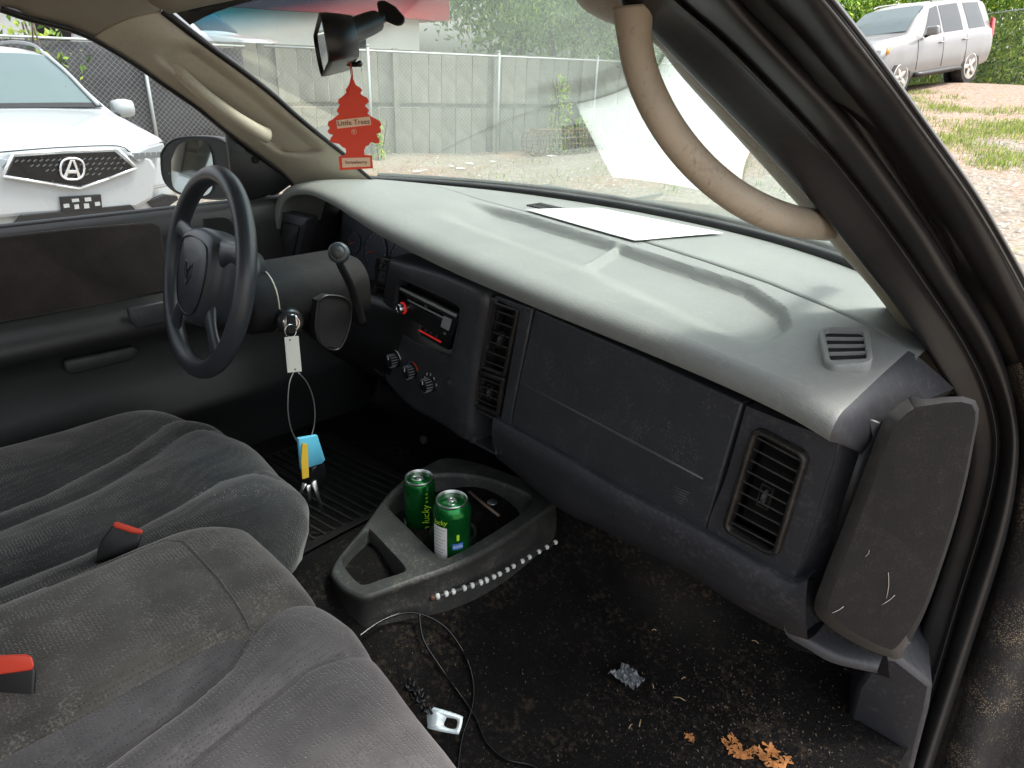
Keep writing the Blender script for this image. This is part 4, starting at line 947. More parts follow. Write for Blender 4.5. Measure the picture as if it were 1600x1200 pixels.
# hood, fenders seen through the glass
hv = []
for y, z in ((.86,1.135),(.95,1.10),(1.05,1.10),(1.4,1.075),(1.9,1.02),(2.15,.93)):
    hv.append([Vector((x, y-.22*abs(x/.8)**3 if y < 1 else y-.1*abs(x)**3, z-.03*abs(x/.8)**3)) for x in np.linspace(-.86, .86, 25)])
vs, fs = g_grid(hv[2:]); hd_ = obj('hood', vs, fs, mat('truck_paint', (.035,.04,.042), .35, var=.3, vscale=3, coat=.4, dust=(.2,.2,.18), dustamt=.5, dscale=4), T); solid(hd_, .02, -1)
vs, fs = g_grid(hv[:3]); obj('cowl', vs, fs, M['rubber'], T)
for x0, x1, y0 in ((-.10,.02,1.0),(.22,.36,.95)):
    vs, fs = g_tube(cat([Vector((x0-.5,.93,1.15)), Vector((x0-.2,.955,1.155)), Vector((x1,.965,1.14)), Vector((x1+.05,.96,1.12))], 16), .007, 6); obj('wiper', vs, fs, M['black'], T)
for sgn in (-1, 1):
    vs, fs = g_grid([[Vector((sgn*(.80+dx), y, z)) for dx, z in ((0,1.08 if y<1.9 else .98),(.05,1.05 if y<1.9 else .95),(.09,.95),(.10,.5),(.09,.2))] for y in (.62,.9,1.4,1.9,2.15)]); solid(obj('fender', vs, fs, bpy.data.materials['truck_paint'], T), .01, 0)

# ================================================================== floor, console, seats
from mathutils import noise as mn
def floor_z(x, y):
    h = .53 + .15*math.exp(-((x-.0)/.21)**2)*sst(-.5, .0, y)
    h += .22*sst(.52, .95, y)
    return h + .006*mn.noise(Vector((x*6, y*6, 0))) + .0025*mn.noise(Vector((x*25, y*25, 3)))
vs, fs = g_grid([[Vector((x, y, floor_z(x, y))) for x in np.linspace(-.76, .80, 150)] for y in np.linspace(-1.5, .95, 150)])
cp = obj('carpet_floor', vs, fs, M['carpet'], T); cp['label'] = 'dirty black cab carpet scattered with debris'
vs, fs = g_grid([[Vector((x, y, z)) for x in np.linspace(-.76, .80, 6)] for y, z in ((.62,.55),(.75,.9),(.80,1.12))]); obj('firewall', vs, fs, M['carpet'], T)
# ribbed driver mat
mb = MB()
for k in range(16):
    y = -.02+k*.022; mb.add(*g_tube([Vector((-.62, y, floor_z(-.4,y)+.007)), Vector((-.12, y+.0, floor_z(-.15,y)+.007))], .003, 6))
mb.add(*g_grid([[Vector((x, y, floor_z(x,y)+.006)) for x in np.linspace(-.64,-.10,8)] for y in np.linspace(-.05,.38,8)]))
fm_ = mb.obj('floor_mat', M['endcap'], T)
# pedals
for x, z in ((-.33,.70),(-.47,.74)):
    vs, fs = g_box((x,.55,z), .07, .015, .09); p_ = bevel(obj('pedal', vs, fs, M['rubber'], T), .004)
# console
TZ = .705
def CT(u, v, dz=0): return Z(u, v, TZ+dz)
top = [(521,893),(527,876),(548,850),(572,822),(596,788),(614,766),(640,744),(668,728),(700,716),(760,728),(830,755),(862,770),(868,780),(855,794),(820,818),(776,846),(736,868),(690,888),(640,905),(600,920),(574,928),(556,925),(535,912)]
pock = [(532,872),(552,848),(573,827),(580,828),(606,855),(632,884),(631,894),(600,904),(570,914),(556,908),(540,890)]
well = [(602,787),(622,766),(655,745),(700,738),(760,745),(822,768),(832,784),(816,802),(790,820),(762,838),(728,858),(700,872),(688,874),(672,860),(640,828),(612,800)]
def loop(px, n, dz=0, f=CT): return cat([f(u, v, dz) for u, v in px+px[:1]], n+1)[:-1]
To, Po, Wo = loop(top, 80), loop(pock, 40), loop(well, 60)
bm = bmesh.new()
ed = []
for L in (To, Po, Wo):
    vv = [bm.verts.new(p) for p in L]
    ed += [bm.edges.new((vv[i], vv[(i+1) % len(vv)])) for i in range(len(vv))]
bmesh.ops.triangle_fill(bm, use_beauty=True, edges=ed)
bm.verts.index_update(); vs = [v.co.copy() for v in bm.verts]; fs = [tuple(v.index for v in f.verts) for f in bm.faces]; bm.free()
mb = MB(); mb.add(vs, fs)
cT = sum(To, Vector())/80
def outw(L, k, dz, c=None):
    c = c or sum(L, Vector())/len(L); return [p+((p-c).normalized()*k)+Vector((0,0,dz)) for p in L]
mb.add(*g_grid([To, outw(To,.004,-.002), outw(To,.006,-.007), outw(To,.004,-.014), outw(To,.002,-.017), outw(To,.005,-.05), outw(To,.010,-.17)], True))
def scl(L, k, dz):
    c = sum(L, Vector())/len(L); return [c+(p-c)*k+Vector((0,0,dz)) for p in L]
mb.add(*g_grid([Po, scl(Po,.97,-.002), scl(Po,.95,-.010), scl(Po,.88,-.045), scl(Po,.78,-.052), scl(Po,.6,-.053)], True)); n_ = len(mb.v); mb.f.append(tuple(range(n_-40, n_)))
mb.add(*g_grid([Wo, scl(Wo,.98,-.002), scl(Wo,.965,-.010), scl(Wo,.94,-.045), scl(Wo,.90,-.052)], True)); n_ = len(mb.v); mb.f.append(tuple(range(n_-60, n_)))
cn = mb.obj('floor_console', M['edge'], T, sharp=50); cn.data.materials[0] = mat('console_plastic', (.034,.036,.034), .45, bump=.3, bscale=700, var=.3, vscale=14, dust=(.17,.14,.11), dustamt=.6, dscale=14)
cn['label'] = 'dusty low console with an open pocket and a deep cup holder well'
# rubber cup ring insert around the small can
rp0 = Z(712, 850, .665)
vs, fs = g_lathe(Z(708,838,.672)+Vector((.0,.0,-.014)), [(.044,0),(.045,.022),(.042,.026),(.038,.024),(.036,.004)], 32); obj('cup_ring', vs, fs, M['rubber'], cn, sharp=50)

# ---- cans
def can(name, c, r, h, rt, label, big):
    A = (Vector((1,0,0)), Vector((0,1,0)), Vector((0,0,1)))
    R = empty(name, c); tag(R, label, 'drink can', 'green drink cans in the console')
    vs, fs = g_lathe(c, [(r*.72,.0),(r*.80,.002),(r*.97,.008),(r,.012),(r,h-.022),(r*.99,h-.018),(rt*1.05,h-.006),(rt,h-.004)], 48); b = obj('body', vs, fs, M['green'], R)
    vs, fs = g_lathe(c, [(rt,h-.005),(rt+.0008,h-.001),(rt,h),(rt-.0015,h-.0005),(rt-.003,h-.005),(rt-.005,h-.006),(.002,h-.006)], 48); obj('lid', vs, fs, M['alu'], R, sharp=40)
    tc = c+Vector((0,0,h-.0055)); 
    toC = Vector((CAM.x-c.x, CAM.y-c.y, 0)).normalized(); sd_ = toC.cross(Vector((0,0,1)))
    m_d = (toC*.25-sd_).normalized() if big else (-toC)
    per = m_d.cross(Vector((0,0,1)))
    mo_ = [tc+m_d*(.012+.0085*cos(a))+per*(.0075*sin(a)) for a in np.linspace(0, 2*pi, 25)[:-1]]
    vs, fs = g_prism(mo_, Vector((0,0,.0006))); obj('opening', vs, fs, M['void'], R, smooth=False)
    tb = [tc+Vector((0,0,.0016))-m_d*(.004+.0105*cos(a)) + per*(.0072*sin(a)) for a in np.linspace(0, 2*pi, 25)]
    vs, fs = g_tube(tb, .0016, 6, cap=False); tt = obj('pull_tab', vs, fs, M['alu'], R)
    vs, fs = g_lathe(tc, [(.005,0),(.005,.002),(.003,.0028)], 16); obj('rivet', vs, fs, M['alu'], R)
    return R, b, toC, sd_
def on_can(c, r, toC, sd_, deg, z):
    a = radians(deg); d_ = toC*cos(a)+sd_*sin(a)*-1
    return c+d_*(r+.0003)+Vector((0,0,z)), d_
def patch(name, c, r, toC, sd_, d0, d1, z0, z1, matl, par, k=10, off=.0006):
    rows = []
    for i in range(k+1):
        p, d_ = on_can(c, r, toC, sd_, d0+(d1-d0)*i/k, 0); rows.append([p+d_*off+Vector((0,0,z0)), p+d_*off+Vector((0,0,z1))])
    vs, fs = g_grid(rows); o = obj(name, vs, fs, matl, par); return o
def curved_text(s_, size, c, r, toC, sd_, deg, z, matl, par, rot=0, shear=0, name='lettering'):
    cu = bpy.data.curves.new(name, 'FONT'); cu.body = s_; cu.size = size; cu.align_x = 'CENTER'; cu.align_y = 'CENTER'; cu.shear = shear; cu.resolution_u = 3; cu.extrude = .0001
    t = bpy.data.objects.new('t', cu); COL.objects.link(t); bpy.context.view_layer.update()
    me = bpy.data.meshes.new_from_object(t.evaluated_get(bpy.context.evaluated_depsgraph_get())); bpy.data.objects.remove(t)
    vs = []
    for v in me.vertices:
        x, y = v.co.x*cos(rot)-v.co.y*sin(rot), v.co.x*sin(rot)+v.co.y*cos(rot)
        a = radians(deg)+x/r; d_ = toC*cos(a)-sd_*sin(a)*1
        vs.append(c+d_*(r+.0009+v.co.z)+Vector((0,0,z+y)))
    return obj(name, vs, [tuple(p.vertices) for p in me.polygons], matl, par, smooth=False)
ct = D(655,745,1.265); h1 = .157; c1 = ct-Vector((0,0,h1))
A1, b1, tC, sD = can('tall_drink_can', c1, .029, h1, .0255, 'tall slim green drink can with lime script at the back of the cup holder', True)
curved_text('up lucky', .020, c1, .029, tC, sD, 22, .078, M['lime'], A1, rot=pi/2, shear=.3)
curved_text('* * *', .012, c1, .029, tC, sD, 30, .128, M['lime'], A1, rot=pi/2)
patch('nutrition_panel', c1, .029, tC, sD, -88, -62, .035, .07, M['white'], A1)
ct = D(706,779,1.175); h2 = .122; c2_ = ct-Vector((0,0,h2))
A2_, b2, tC, sD = can('short_drink_can', c2_, .033, h2, .0265, 'short green drink can with a white nutrition panel, standing in front of the tall can', False)
patch('nutrition_panel', c2_, .033, tC, sD, -62, -14, .014, .084, M['white'], A2_)
for k in range(9):
    patch('print_line', c2_, .033, tC, sD, -57, -20-6*(k % 3), .077-k*.0066, .0783-k*.0066, M['grey'], A2_, off=.0009)
curved_text('lucky', .013, c2_, .033, tC, sD, -38, .092, M['lime'], A2_, rot=.15, shear=.3)
patch('logo_oval', c2_, .033, tC, sD, 2, 34, .040, .052, M['bluep'], A2_)
curved_text('soda', .009, c2_, .033, tC, sD, 18, .046, M['white'], A2_)
patch('logo_drop', c2_, .033, tC, sD, 14, 22, .058, .070, M['lime'], A2_)
patch('base_band', c2_, .033, tC, sD, -12, 40, .014, .022, M['white'], A2_)
# stick lying in the well
st = g_tube([Z(733,768,.70), Z(757,788,.698), Z(780,806,.694)], .0035, 6, flat=.5)
tag(obj('wooden_stick', *st, mat('stick_wood', (.16,.11,.08), .7, var=.3, vscale=50)), 'flat brown wooden stick lying in the console behind the cans', 'stick')
for (u, v, s_) in ((662,686,.0), ):
    pass
tag(obj('coin', *g_lathe(Z(769,785,.695), [(.010,0),(.010,.0016),(.009,.002)], 20), M['dull']), 'small round coin in the console beside the stick', 'coin')

# ---- seats
def pxcurve(px, z): return [Z(u, v, z) for u, v in px]
def xat(curve, y):
    c = sorted(curve, key=lambda p: p.y); return float(np.interp(y, [p.y for p in c], [p.x for p in c]))
def seat(name, x0, x1, yf, z0, seams, rl, rr, rfront, matl, label, bulges, nx=150, zf=.56, wr=.004, front=None):
    R = T
    rows = []
    for i in range(nx+1):
        s_ = i/nx; x = x0+(x1-x0)*s_
        yF = yf(x)
        def ztop(x, y):
            d0 = x-x0; d1 = x1-x
            z = z0
            if d0 < rl: z -= rl*(1-sqrt(max(0, 1-((rl-d0)/rl)**2)))*.85
            if d1 < rr: z -= rr*(1-sqrt(max(0, 1-((rr-d1)/rr)**2)))*.85
            xsn = [x0]+[xat(c, y) for c in seams]+[x1]
            for k in range(len(xsn)-1):
                a, b = xsn[k], xsn[k+1]
                if a < x < b and b-a > .005:
                    t = (x-a)/(b-a); z += bulges[k]*(max(0, sin(pi*t))**.55)
            z += wr*mn.noise(Vector((x*9, y*7, 1)))+wr*.4*mn.noise(Vector((x*24, y*20, 5)))
            z -= .05*sst(-.35, -.9, y)*0 + .02*sst(yF-.25, yF+.02, y)*0
            return z
        col = []
        for j in range(90):
            y = -1.0+(yF-rfront+1.0)*j/89; col.append(Vector((x, y, ztop(x, y))))
        zt = ztop(x, yF-rfront)
        for k in range(1, 15):
            a = k/14*radians(100); yy = yF-rfront+rfront*sin(a); col.append(Vector((x, yy, zt-rfront*.9*(1-cos(a)) + (ztop(x, yy)-zt)*cos(a)*.8)))
        col += [Vector((x, yF-.015, zt-rfront-.04)), Vector((x, yF-.03, zt-rfront-.09)), Vector((x, yF-.05, zf-.03))]
        rows.append(col)
    lo_ = [Vector((p.x, p.y, min(p.z, zf))) for p in rows[0]]; hi_ = [Vector((p.x, p.y, min(p.z, zf))) for p in rows[-1]]
    rows = [lo_]+rows+[hi_]
    vs, fs = g_grid(rows); o = obj(name, vs, fs, matl, R); o['label'] = label
    return o, rows
# passenger
sA = pxcurve([(142,1200),(294,1090),(356,1038),(399,971),(413,940)], .825)
sB = pxcurve([(273,1200),(380,1114),(475,1038),(556,1002)], .825); sA[0].y -= .0; 
sA.insert(0, sA[0]+Vector((.03,-.25,0))); sB.insert(0, sB[0]+Vector((.02,-.3,0)))
ypf = lambda x: float(np.interp(x, [.10,.14,.18,.24,.30,.40,.50,.60,.65], [-.22,-.155,-.12,-.115,-.12,-.138,-.150,-.17,-.21]))
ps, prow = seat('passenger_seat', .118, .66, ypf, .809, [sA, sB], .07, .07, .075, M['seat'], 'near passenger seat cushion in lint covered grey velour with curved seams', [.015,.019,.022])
for c_, nm in ((sA,'seam'),(sB,'seam')):
    mb = g_tube(cat([Vector((xat(c_, y), y, .812+.0)) for y in np.linspace(-.55, max(p.y for p in c_)-.012, 30)], 60), .0022, 6)
    obj('seam', *mb, M['seat'], ps)
# middle
ymf = lambda x: float(np.interp(x, [-.12,-.06,-.02,.10,.20,.25], [-.24,-.15,-.122,-.122,-.13,-.15]))
ms, mrow = seat('middle_seat', -.085, .20, ymf, .828, [], .05, .05, .075, M['seatmid'], 'narrow middle seat cushion in dusty grey velour with piping', [.012], wr=.003)
pp_ = [mrow[i_][86]+Vector((0,0,.0006)) for i_ in range(22, 146, 3)]
pp_ = [mrow[18][70]+Vector((0,0,.0006)), mrow[20][80]+Vector((0,0,.0006))]+pp_+[mrow[148][78]+Vector((0,0,.0006))]
obj('piping', *g_tube(cat(pp_, 90), .0014, 6), M['seatmid'], ms)
# driver
dz_ = .795
dS1 = pxcurve([(0,786),(65,760),(195,696),(253,656),(282,640)], dz_); dS2 = pxcurve([(0,815),(146,756),(227,708),(276,672),(312,656),(345,657)], dz_)
dS3 = pxcurve([(0,896),(120,852),(201,815),(276,776),(341,734),(390,721),(425,727)], dz_+.005); dS4 = pxcurve([(0,915),(201,830),(292,780),(357,757),(400,762)], dz_)
for c_ in (dS1, dS2, dS3, dS4): c_.insert(0, c_[0]+Vector((0,-.5,0)))
ydf = lambda x: float(np.interp(x, [-.62,-.56,-.46,-.35,-.25,-.18,-.12,-.085,-.06,-.04], [-.10,-.03,.025,.04,.035,.03,.022,.0,-.035,-.075]))
ds, drow = seat('driver_seat', -.63, -.04, ydf, .775, [dS1, dS2, dS3], .07, .06, .085, M['seatdrv'], 'far driver seat cushion in velour coloured darker for shade, with long curved seams', [.022,.012,.016,.020])
# buckles
def buckle(px, d_, label):
    P = [D(u, v, d_) for u, v in px['top']]
    body = [D(u, v, d_) for u, v in px['body']]
    vs, fs = g_prism(body, ray(30,1050)*.025); b = obj('seat_buckle', vs, fs, M['black'], T); b['label'] = label; bevel(b, .004, 3)
    vs, fs = g_prism([p-ray(30,1050)*.003 for p in P], ray(30,1050)*.022); bevel(obj('release_button', vs, fs, M['redplastic'], b), .0025, 3)
buckle({'top':[(-14,1024),(40,1022),(50,1026),(54,1040),(50,1047),(-14,1056)], 'body':[(-20,1036),(48,1040),(57,1046),(54,1100),(47,1150),(40,1176),(-20,1190)]}, .74, 'black belt buckle with a red release button beside the near seat')
buckle({'top':[(177,817),(182,815),(224,829),(221,835),(206,833),(178,824)], 'body':[(176,819),(222,833),(216,860),(148,880),(158,845)]}, .985, 'black belt buckle with a red release button at the driver seat')

# ================================================================== loose things
# paper on the dash
zp = 1.1735
pc = [Z(u, v, zp) for u, v in ((820,329),(992,375),(1130,366),(935,326))]
rows = []
for i in range(13):
    r_ = []
    for j in range(9):
        s_, t = i/12, j/8; p = pc[0].lerp(pc[1], s_).lerp(pc[3].lerp(pc[2], s_), t); p.z = max(pad_pt(min(p.x,.64), min(p.y, seam_y(p.x)+.2))+.004, zp-.001) + .003*sin(pi*s_)*sin(pi*t)+.002*s_*t; r_.append(p)
    rows.append(r_)
vs, fs = g_grid(rows); pa = obj('paper_sheet', vs, fs, M['paper']); solid(pa, .0006, 0)
tag(pa, 'blank white paper sheet lying on top of the dashboard, mirrored in the windshield', 'paper')
# keys
K = empty('key_ring', X(454,510,-.225)); tag(K, 'keys with a white tag, a wire loop and a blue fob hanging from the ignition', 'keys')
kx = -.225
vs, fs = g_prism([X(u, v, kx) for u, v in ((449,492),(460,492),(462,512),(458,520),(450,520),(447,510))], Vector((.003,0,0))); obj('key_bow', vs, fs, M['black'], K, smooth=False)
vs, fs = g_tube([X(454+9*cos(a), 517+9*sin(a)*1.1, kx+.003) for a in np.linspace(0, 2*pi, 20)], .0011, 6, cap=False); obj('ring', vs, fs, M['chrome'], K)
tgp = [X(u, v, kx+.006) for u, v in ((444,527),(466,525),(471,580),(449,582))]
vs, fs = g_prism(tgp, Vector((.0012,0,0))); tg = obj('paper_tag', vs, fs, M['tagw'], K, smooth=False)
for u, v in ((453,531),(461,577)):
    vs, fs = g_lathe(X(u, v, kx+.0072), [(.0016,0),(.0016,.0004),(.001,.0005)], 10, (Vector((0,1,0)), FU, Vector((1,0,0)))); obj('eyelet', vs, fs, M['black'], tg)
wl = cat([X(u, v, kx+.004) for u, v in ((460,579),(452,600),(450,640),(455,670),(466,692),(478,696),(487,680),(492,655),(490,625),(480,598),(466,582))], 40)
obj('wire_loop', *g_tube(wl, .0012, 6), M['dull'], K)
bp_ = [X(u, v, kx+.004) for u, v in ((463,683),(493,678),(505,716),(500,722),(468,732))]
vs, fs = g_prism(bp_, Vector((.008,0,0))); bevel(obj('blue_fob', vs, fs, M['blue'], K), .0015)
vs, fs = g_prism([X(u, v, kx+.014) for u, v in ((472,692),(480,694),(482,745),(472,748),(470,720))], Vector((.002,0,0))); obj('yellow_strip', vs, fs, M['yellow'], K, smooth=False)
vs, fs = g_prism([X(u, v, kx) for u, v in ((484,728),(504,722),(508,735),(500,762),(488,768),(478,752))], Vector((.010,0,0))); bevel(obj('black_fob', vs, fs, M['gloss'], K), .003)
for a, b in (((476,755),(468,775)),((482,758),(484,782)),((490,752),(504,800))):
    q_ = [X(*a, kx+.012), X((a[0]+b[0])/2, (a[1]+b[1])/2, kx+.014), X(*b, kx+.012)]
    obj('key', *g_tube(q_, [.006,.0035,.0028], 8, flat=.35), M['dull'], K)
# striped cord along the console
cc_ = cat([Z(u, v, z) for u, v, z in ((672,935,.655),(700,927,.655),(740,914,.655),(770,902,.655),(800,886,.65),(835,866,.65),(870,846,.65))], 60)
W_ = empty('striped_cord', cc_[0]); tag(W_, 'thin twisted cord with white beads lying against the side of the console', 'cord')
obj('cord', *g_tube(cc_, [.0045 if k < 28 else .0022 for k in range(60)], 8), M['face'], W_)
for k in range(17):
    p = cc_[int(2+k*3.5)]; r = .0048 if k > 7 else .0056
    obj('bead', *g_lathe(p-Vector((0,0,r)), [(r*.3,0),(r*.85,r*.45),(r,r),(r*.85,r*1.55),(r*.3,r*2)], 10), M['white'] if k > 0 else M['brown'], W_)
# black cable on the floor
def flo(px, h=.006): 
    out = []
    for u, v in px:
        p = Z(u, v, .545)
        for _ in range(3): p = Z(u, v, floor_z(p.x, p.y)+h)
        out.append(p)
    return out
cb_ = flo([(560,995),(600,968),(645,957),(690,975),(722,1015),(739,1062),(738,1105),(722,1155),(715,1215)])
cb2 = flo([(655,960),(662,1000),(690,1045),(722,1090),(745,1125),(760,1160),(790,1186),(830,1196),(860,1215)])
CB = empty('cable', cb_[0]); tag(CB, 'thin black cable looped on the carpet in front of the near seat', 'cable')
obj('wire', *g_tube(cat(cb_, 60), .0022, 7), M['gloss'], CB); obj('wire', *g_tube(cat(cb2, 60), .0022, 7), M['gloss'], CB)
# latch plate beside the seat
lt = Z(694,1126,.60); a_u = (Z(722,1130,.60)-Z(668,1122,.60)).normalized(); nL = (CAM-lt).normalized(); nL = (nL+a_u*.0).normalized()
def LT(u, v, o=0): return on(u, v, lt+nL*o, nL)
out_ = [LT(u, v) for u, v in ((666,1108),(674,1104),(718,1117),(723,1124),(718,1144),(711,1147),(672,1139),(668,1132))]
hole_ = [LT(u, v) for u, v in ((698,1121),(714,1125),(711,1139),(694,1134))]
n_ = 40; O_ = cat(out_+out_[:1], n_+1)[:-1]; H_ = cat(hole_+hole_[:1], n_+1)[:-1]
# align start by angle
hc = sum(H_, Vector())/n_; oc = sum(O_, Vector())/n_
def srt(L, c):
    rr, uu, nn = frame(nL); return sorted(L, key=lambda p: atan2((p-hc).dot(uu), (p-hc).dot(rr)))
O_, H_ = srt(O_, oc), srt(H_, hc)
e_ = nL*.003
vs, fs = g_grid([[p-e_ for p in H_], [p-e_ for p in O_], O_, H_, [p-e_ for p in H_]], True); lp_ = obj('latch_plate', vs, fs, mat('latch_metal', (.70,.80,.82), .3, .35))
tag(lp_, 'shiny pale metal belt latch plate with a rectangular slot beside the near seat', 'latch plate')
rng = random.Random(3); mb = MB()
for k in range(46):
    t = k/45; p = Z(636+36*t+rng.uniform(-5,5), 1072+42*t+rng.uniform(-6,6), .61+rng.uniform(-.008,.008)); d_ = Vector((rng.uniform(-1,1), rng.uniform(-1,1), rng.uniform(-1,1))).normalized()
    mb.add(*g_tube([p, p+d_*.006, p+d_*.010+Vector((0,0,.003))], .0022, 5))
tag(mb.obj('frayed_strap', M['black']), 'bunched frayed black strap joined to the metal latch plate', 'strap')
# crumpled foil
fp = flo([(980,1066)], .0)[0]; 
def crumple(name, c, sx, sy, h, matl, label, cat_, seed, n=16):
    rg = random.Random(seed); rows = []
    for i in range(n):
        r_ = []
        for j in range(n):
            s_, t = i/(n-1)-.5, j/(n-1)-.5; e = mn.noise(Vector((s_*6+seed, t*6, 0)))
            rr = 1+.35*mn.noise(Vector((s_*3, t*3, seed)))
            r_.append(c+Vector((s_*sx*rr, t*sy*rr, h*(.5+.9*abs(e))+rg.uniform(0, h*.25))))
        rows.append(r_)
    vs, fs = g_grid(rows); o = obj(name, vs, fs, matl, smooth=False); solid(o, .0006, 0); tag(o, label, cat_); return o
crumple('crumpled_wrapper', fp, .045, .032, .018, mat('wrapper', (.16,.17,.18), .4, spec=.6), 'crumpled grey plastic wrapper lying on the carpet', 'wrapper', 5)
# dry leaf scraps
def leaf(c, s_, seed, k=12):
    rg = random.Random(seed); pts = []
    a0 = rg.uniform(0, 6)
    for i in range(k):
        a = 2*pi*i/k; r = s_*(.55+.6*rg.random())*(1 if i % 2 else .6); pts.append(c+Vector((r*cos(a+a0)*1.25, r*sin(a+a0), .002+.004*rg.random())))
    v = pts+[c+Vector((0,0,.008))]; return v, [(i, (i+1) % k, k) for i in range(k)]
def curl(mb, c, s_, seed, n=7):
    rg = random.Random(seed); a0 = rg.uniform(0, 6); ca, sa = cos(a0), sin(a0); cy = rg.uniform(.3,.9)
    N0 = len(mb.v)
    for i in range(n):
        for j in range(n):
            x, y = (i/(n-1)-.5)*2, (j/(n-1)-.5)*2; rr = s_*(.8+.5*mn.noise(Vector((x*1.7+seed, y*1.7, 0)))); x2, y2 = x*rr*1.2, y*rr*.8
            mb.v.append(c+Vector((x2*ca-y2*sa, x2*sa+y2*ca, .003+s_*cy*.5*(x*x*.5+.4*abs(mn.noise(Vector((x*2.5, y*2.5, seed))))))))
    for i in range(n-1):
        for j in range(n-1):
            if mn.noise(Vector((i*.9+seed*3, j*.9, 4))) > -.22: a = N0+i*n+j; mb.f.append((a, a+1, a+n+1, a+n))
for q_, (u, v, s_, k_, lab) in enumerate(((1082,1156,.006,2,'smallest orange dry leaf scrap on the carpet, at the left'), (1143,1168,.010,6,'middle one of three orange dry leaf scraps on the carpet'), (1202,1184,.011,9,'largest orange dry leaf scrap near the kick panel'))):
    c = flo([(u, v)], .001)[0]; mb = MB(); rg = random.Random(q_+50)
    for j in range(k_): curl(mb, c+Vector((rg.uniform(-1,1)*s_*2.2, rg.uniform(-1,1)*s_*1.2, 0)), s_*rg.uniform(.6,1.1), q_*17+j)
    o = mb.obj('dry_leaf', M['leaf'], smooth=False); solid(o, .0005, 0); tag(o, lab, 'leaf', 'dry leaf scraps on the carpet')
# crumbs and fibres : uncountable
rng = random.Random(11); mb = MB()
def fleck(p, s_, h=0):
    a = rng.uniform(0, pi); d_ = Vector((cos(a), sin(a), rng.uniform(-.2,.5))); e_ = Vector((-sin(a), cos(a), rng.uniform(-.2,.2)))
    mb.add([p-d_*s_, p+e_*s_*.4, p+d_*s_, p-e_*s_*.4+Vector((0,0,s_*.4))], [(0,1,2),(0,2,3),(0,1,3),(1,2,3)])
for k in range(3200):
    u, v = rng.gauss(1130, 105), rng.gauss(1110, 65)
    if rng.random() < .4: u, v = rng.uniform(700, 1320), rng.uniform(920, 1230)
    if u > 1340 or v > 1260: continue
    p = flo([(u, v)], .002)[0]; fleck(p, rng.choice((.0006,.0008,.001,.0013,.0024)))
for k in range(240):
    u, v = rng.gauss(610, 50), rng.gauss(985, 35); p = flo([(u, v)], .003)[0]; fleck(p, rng.choice((.0008,.001,.0018)))
tag(mb.obj('floor_crumbs', mat('crumb', (.13,.10,.07), .9, var=.6, vscale=200), smooth=False), 'pale crumbs, dust and leaf bits scattered over the carpet', 'debris', kind='stuff')
mb = MB()
def seat_z(rows, x, y):
    i = min(range(len(rows)), key=lambda k: abs(rows[k][0].x-x)); j = min(range(90), key=lambda q: abs(rows[i][q].y-y)); return rows[i][j].z
for k in range(950):
    rw, x0_, x1_ = rng.choice(((prow,.2,.6),(mrow,-.04,.15),(mrow,-.04,.15),(drow,-.5,-.08)))
    x, y = rng.uniform(x0_, x1_), rng.uniform(-.6, -.2 if rw is not drow else -.06); fleck(Vector((x, y, seat_z(rw, x, y)+.001)), rng.choice((.0005,.0006,.0008,.0012)))
for k in range(90):
    u, v = rng.uniform(300, 452), 0; v = 770+(452-u)*.02+rng.gauss(0,5); p = Z(u, v, .80); fleck(p+Vector((0,0,.004)), rng.choice((.001,.0015,.002)))
tag(mb.obj('seat_lint', M['lint'], smooth=False), 'pale lint and crumbs sprinkled over the seat cushions', 'debris', kind='stuff')
mb = MB()
for u, v, a, l in ((1062,1092,.4,.018),(1068,1060,1.2,.008),(1000,1130,2,.014),(985,1135,1.7,.010),(1020,1072,-.7,.010),(1180,1003,.2,.012),(1022,985,.8,.008)):
    p = flo([(u, v)], .004)[0]; mb.add(*g_tube([p-Vector((cos(a), sin(a), 0))*l/2, p+Vector((0,0,.003)), p+Vector((cos(a), sin(a), 0))*l/2], .0008, 5))
tag(mb.obj('grass_straws', mat('straw', (.40,.28,.15), .8), smooth=False), 'short dry straws lying on the carpet', 'debris', kind='stuff')

# ================================================================== OUTSIDE
GZ = -.22
def gz(x, y):
    """terrain: level by the fence, rising in front to the right"""
    wgt = sst(-9.0, -2.5, x+.12*(y-8))
    return GZ + wgt*.100*min(16, max(0, y-1.5)) + .75*sst(-12.2, -14, x)*sst(10, 8, y)*sst(-2, 1, y) + .03*mn.noise(Vector((x*.7, y*.7, 0))) + .012*mn.noise(Vector((x*3, y*3, 2)))
xs_ = np.concatenate([np.linspace(-200, -26, 12), np.linspace(-24, 8, 161), np.linspace(10, 200, 12)]); ys_ = np.concatenate([np.linspace(-200, -12, 10), np.linspace(-10, 24, 171), np.linspace(26, 200, 12)])
vs, fs = g_grid([[Vector((x, y, gz(max(-24,min(8,x)), max(-10,min(24,y))))) for x in xs_] for y in ys_])
G = mat('ground_dirt', (.19,.155,.12), .95, bump=1, bscale=9, var=.25, vscale=.8, bdist=.05)
N = G.node_tree; P = N.nodes['Principled BSDF']; tc = N.nodes.new('ShaderNodeTexCoord')
